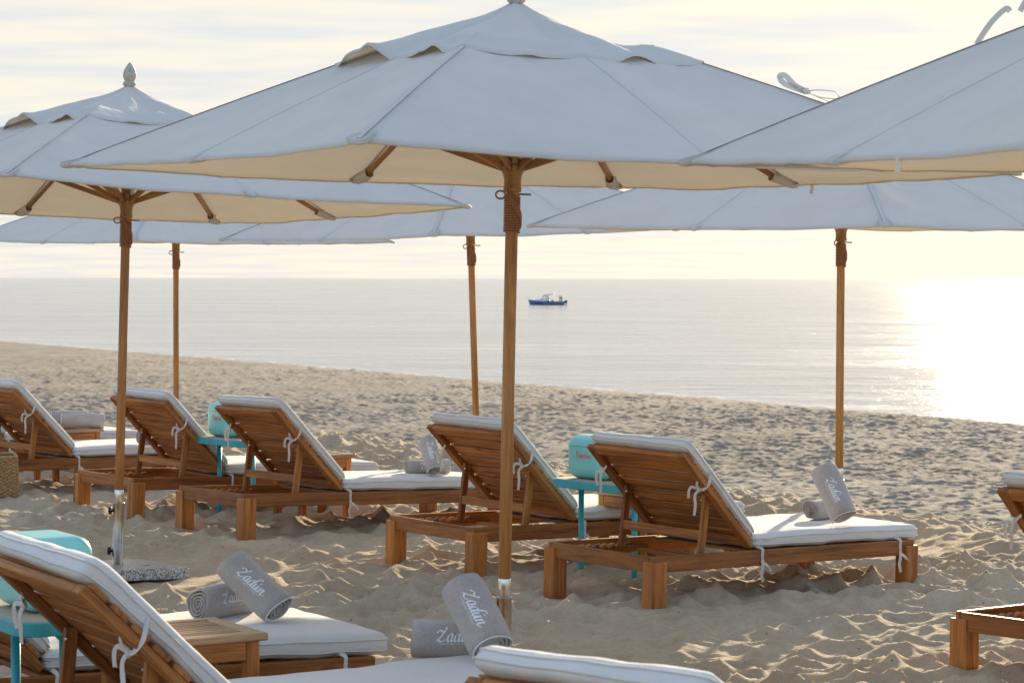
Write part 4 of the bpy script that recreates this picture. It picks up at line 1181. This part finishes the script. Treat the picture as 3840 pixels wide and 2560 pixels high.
# ------------------------------------------------------------------ boat with its crew
bp = at(1257, 700, SEA_Z)
def make_boat():
    m_ = Matrix.Translation((bp.x, bp.y, SEA_Z)) @ Matrix.Rotation(R(180 - 3), 4, 'Z') @ Matrix.Scale(.98 * bp.y / 555.0, 4)
    t = thing('motor_boat', 'blue motor boat with a hardtop cruising on the sea behind the central pole', 'boat', None, m_)
    hull = plain('hazed blue hull paint', (0.09, 0.19, 0.38), .35, 0, .5, .06); whit = plain('boat white', (.66, .72, .80), .4, 0, .5, .05)  # hull blue is lightened: distance haze painted into its colour
    dark = plain('boat dark trim', (.035, .05, .075), .45, 0, .5, .1); gls = plain('boat window', (.45, .5, .55), .12, 0, .6, .05)
    # x forward, hull lofted from stern to stem
    b = MB(); V, F = [], []; st = [-4.1, -3.4, -2, 0, 1.6, 2.8, 3.7, 4.55]; n = 9
    for i, x in enumerate(st):
        s = i / (len(st) - 1); beam = 1.35 * (1 - max(0, (s - .45) / .55) ** 2.2) + .02; top = .82 + .55 * max(0, s - .25) ** 1.5 * 1.2; rake = .75 * max(0, (s - .7) / .3)
        for j in range(n):
            a = -1 + 2 * j / (n - 1); z = top - (top + .45) * (1 - abs(a) ** 1.5); V.append((x - rake * (1 - abs(a)) , a * beam * (.72 + .28 * abs(a)), z))
    for i in range(len(st) - 1):
        for j in range(n - 1): F.append((i * n + j, i * n + j + 1, (i + 1) * n + j + 1, (i + 1) * n + j))
        F.append((i * n + n - 1, i * n, (i + 1) * n, (i + 1) * n + n - 1)) if i > 3 else None
    F.append(tuple(range(n))); b.add(V, F, None, .5, True); b.build('hull', hull, t)
    b = MB(); b.board((-1.4, 0, .45), X3, Y3, 5.0, 2.2, .08); b.build('cockpit_floor', whit, t)
    b = MB(); V = []
    for x, wd, z in ((-.6, 1.0, 1.0), (-.4, .95, 1.42), (.9, .85, 1.42), (2.6, .5, 1.28), (3.4, .22, 1.16)):
        V += [(x, -wd, 1.0), (x, -wd * .75, z), (x, wd * .75, z), (x, wd, 1.0)]
    F = [(i * 4 + j, i * 4 + j + 1, i * 4 + 5 + j, i * 4 + 4 + j) for i in range(4) for j in range(3)] + [(0, 1, 2, 3), (16, 17, 18, 19)]
    b.add(V, F, None, .5, False); b.build('foredeck', whit, t)
    b = MB()
    for y in (-.8, .8):
        b.tube([(1.25, y, 1.35), (.95, y * .95, 2.0), (.5, y * .92, 2.28)], .06, 8); b.tube([(-.35, y, 1.1), (-.15, y * .95, 1.8), (.0, y * .92, 2.3)], .07, 8); b.tube([(.35, y, 1.35), (.3, y * .93, 2.3)], .06, 8)
    b.tube([(-1.2, -.7, 1.1), (-.6, -.75, 1.35), (-.2, -.8, 1.7)], .07, 8); b.build('roof_supports', dark, t)
    b = MB(); b.board((.15, 0, 2.33), Vector((1, 0, -.06)), Y3, 1.7, 1.7, .10, .04); b.board((-1.05, 0, 2.46), Vector((1, 0, -.02)), Y3, 1.25, 1.5, .11, .04); b.build('hardtop', dark, t)
    b = MB(); b.board((.92, 0, 1.72), Vector((-.38, 0, .65)), Y3, .72, 1.4, .02); b.build('windscreen', gls, t)
    b = MB(); b.board((-.1, 0, .95), X3, Y3, .7, .9, .9, .05); b.board((-1.3, .0, .85), X3, Y3, .6, 1.4, .5, .05); b.build('seats', dark, t)
    for y in (-.42, .42):
        b = MB(); b.rbox((-4.42, y, .78), (.30, .22, .36), .12, (3, 3, 3)); b.board((-4.42, y, .15), Z3, X3, 1.1, .28, .16, .03); b.build('outboard_motor', dark, t)
    b = MB(); b.tube([(3.0, -.5, 1.2), (3.9, -.28, 1.55), (5.1, 0, 1.62)], .025, 6); b.tube([(3.0, .5, 1.2), (3.9, .28, 1.55), (5.1, 0, 1.62)], .025, 6); b.build('bow_rail', whit, t)
    return t, m_
boat, bm_ = make_boat()
cl_dark = plain('dark clothing', (.03, .035, .05), .9); 
def make_person(lp, yaw, label, seed):
    """small standing figure: one skinned body, hair and clothing as children"""
    J = [((0, 0, .95), .13), ((0, 0, 1.18), .125), ((0, 0, 1.40), .135), ((0, 0, 1.52), .055), ((.01, 0, 1.62), .085), ((.015, 0, 1.72), .075),
         ((0, .10, .90), .09), ((.02, .11, .48), .06), ((0, .11, .08), .045), ((.14, .12, .03), .035),
         ((0, -.10, .90), .09), ((.03, -.11, .48), .06), ((0, -.12, .08), .045), ((.14, -.12, .03), .035),
         ((0, .20, 1.38), .055), ((.03, .26, 1.10), .042), ((.18, .20, .95), .030), ((0, -.20, 1.38), .055), ((.02, -.27, 1.10), .042), ((.16, -.22, .92), .030)]
    E_ = [(0, 1), (1, 2), (2, 3), (3, 4), (4, 5), (0, 6), (6, 7), (7, 8), (8, 9), (0, 10), (10, 11), (11, 12), (12, 13), (2, 14), (14, 15), (15, 16), (2, 17), (17, 18), (18, 19)]
    me = bpy.data.meshes.new('body'); me.from_pydata([j[0] for j in J], E_, []); tmp = bpy.data.objects.new('tmp', me); C.objects.link(tmp)
    sk_ = tmp.modifiers.new('s', 'SKIN'); tmp.modifiers.new('d', 'SUBSURF').levels = 1
    for i, sv in enumerate(me.skin_vertices[0].data): sv.radius = (J[i][1], J[i][1]); sv.use_root = i == 0
    dg = bpy.context.evaluated_depsgraph_get(); ev = bpy.data.meshes.new_from_object(tmp.evaluated_get(dg)); bpy.data.objects.remove(tmp)
    ev.materials.clear(); ev.materials.append(cl_dark)
    t = thing('person', label, 'person', 'people standing at the stern of the boat', bm_ @ Matrix.Translation(lp) @ Matrix.Rotation(yaw, 4, 'Z'))
    o = bpy.data.objects.new('body', ev); C.objects.link(o); o.parent = t
    b = MB(); b.rbox((0, 0, 1.70), (.085, .085, .075), .07, (3, 3, 3)); b.build('hair', 'knob', t)
make_person((-2.95, .35, .49), R(200), 'person in dark clothes standing on the blue boat, the one farther from its motors', 1)
make_person((-3.35, -.25, .49), R(150), 'person in dark clothes standing on the blue boat, the one next to its motors', 2)
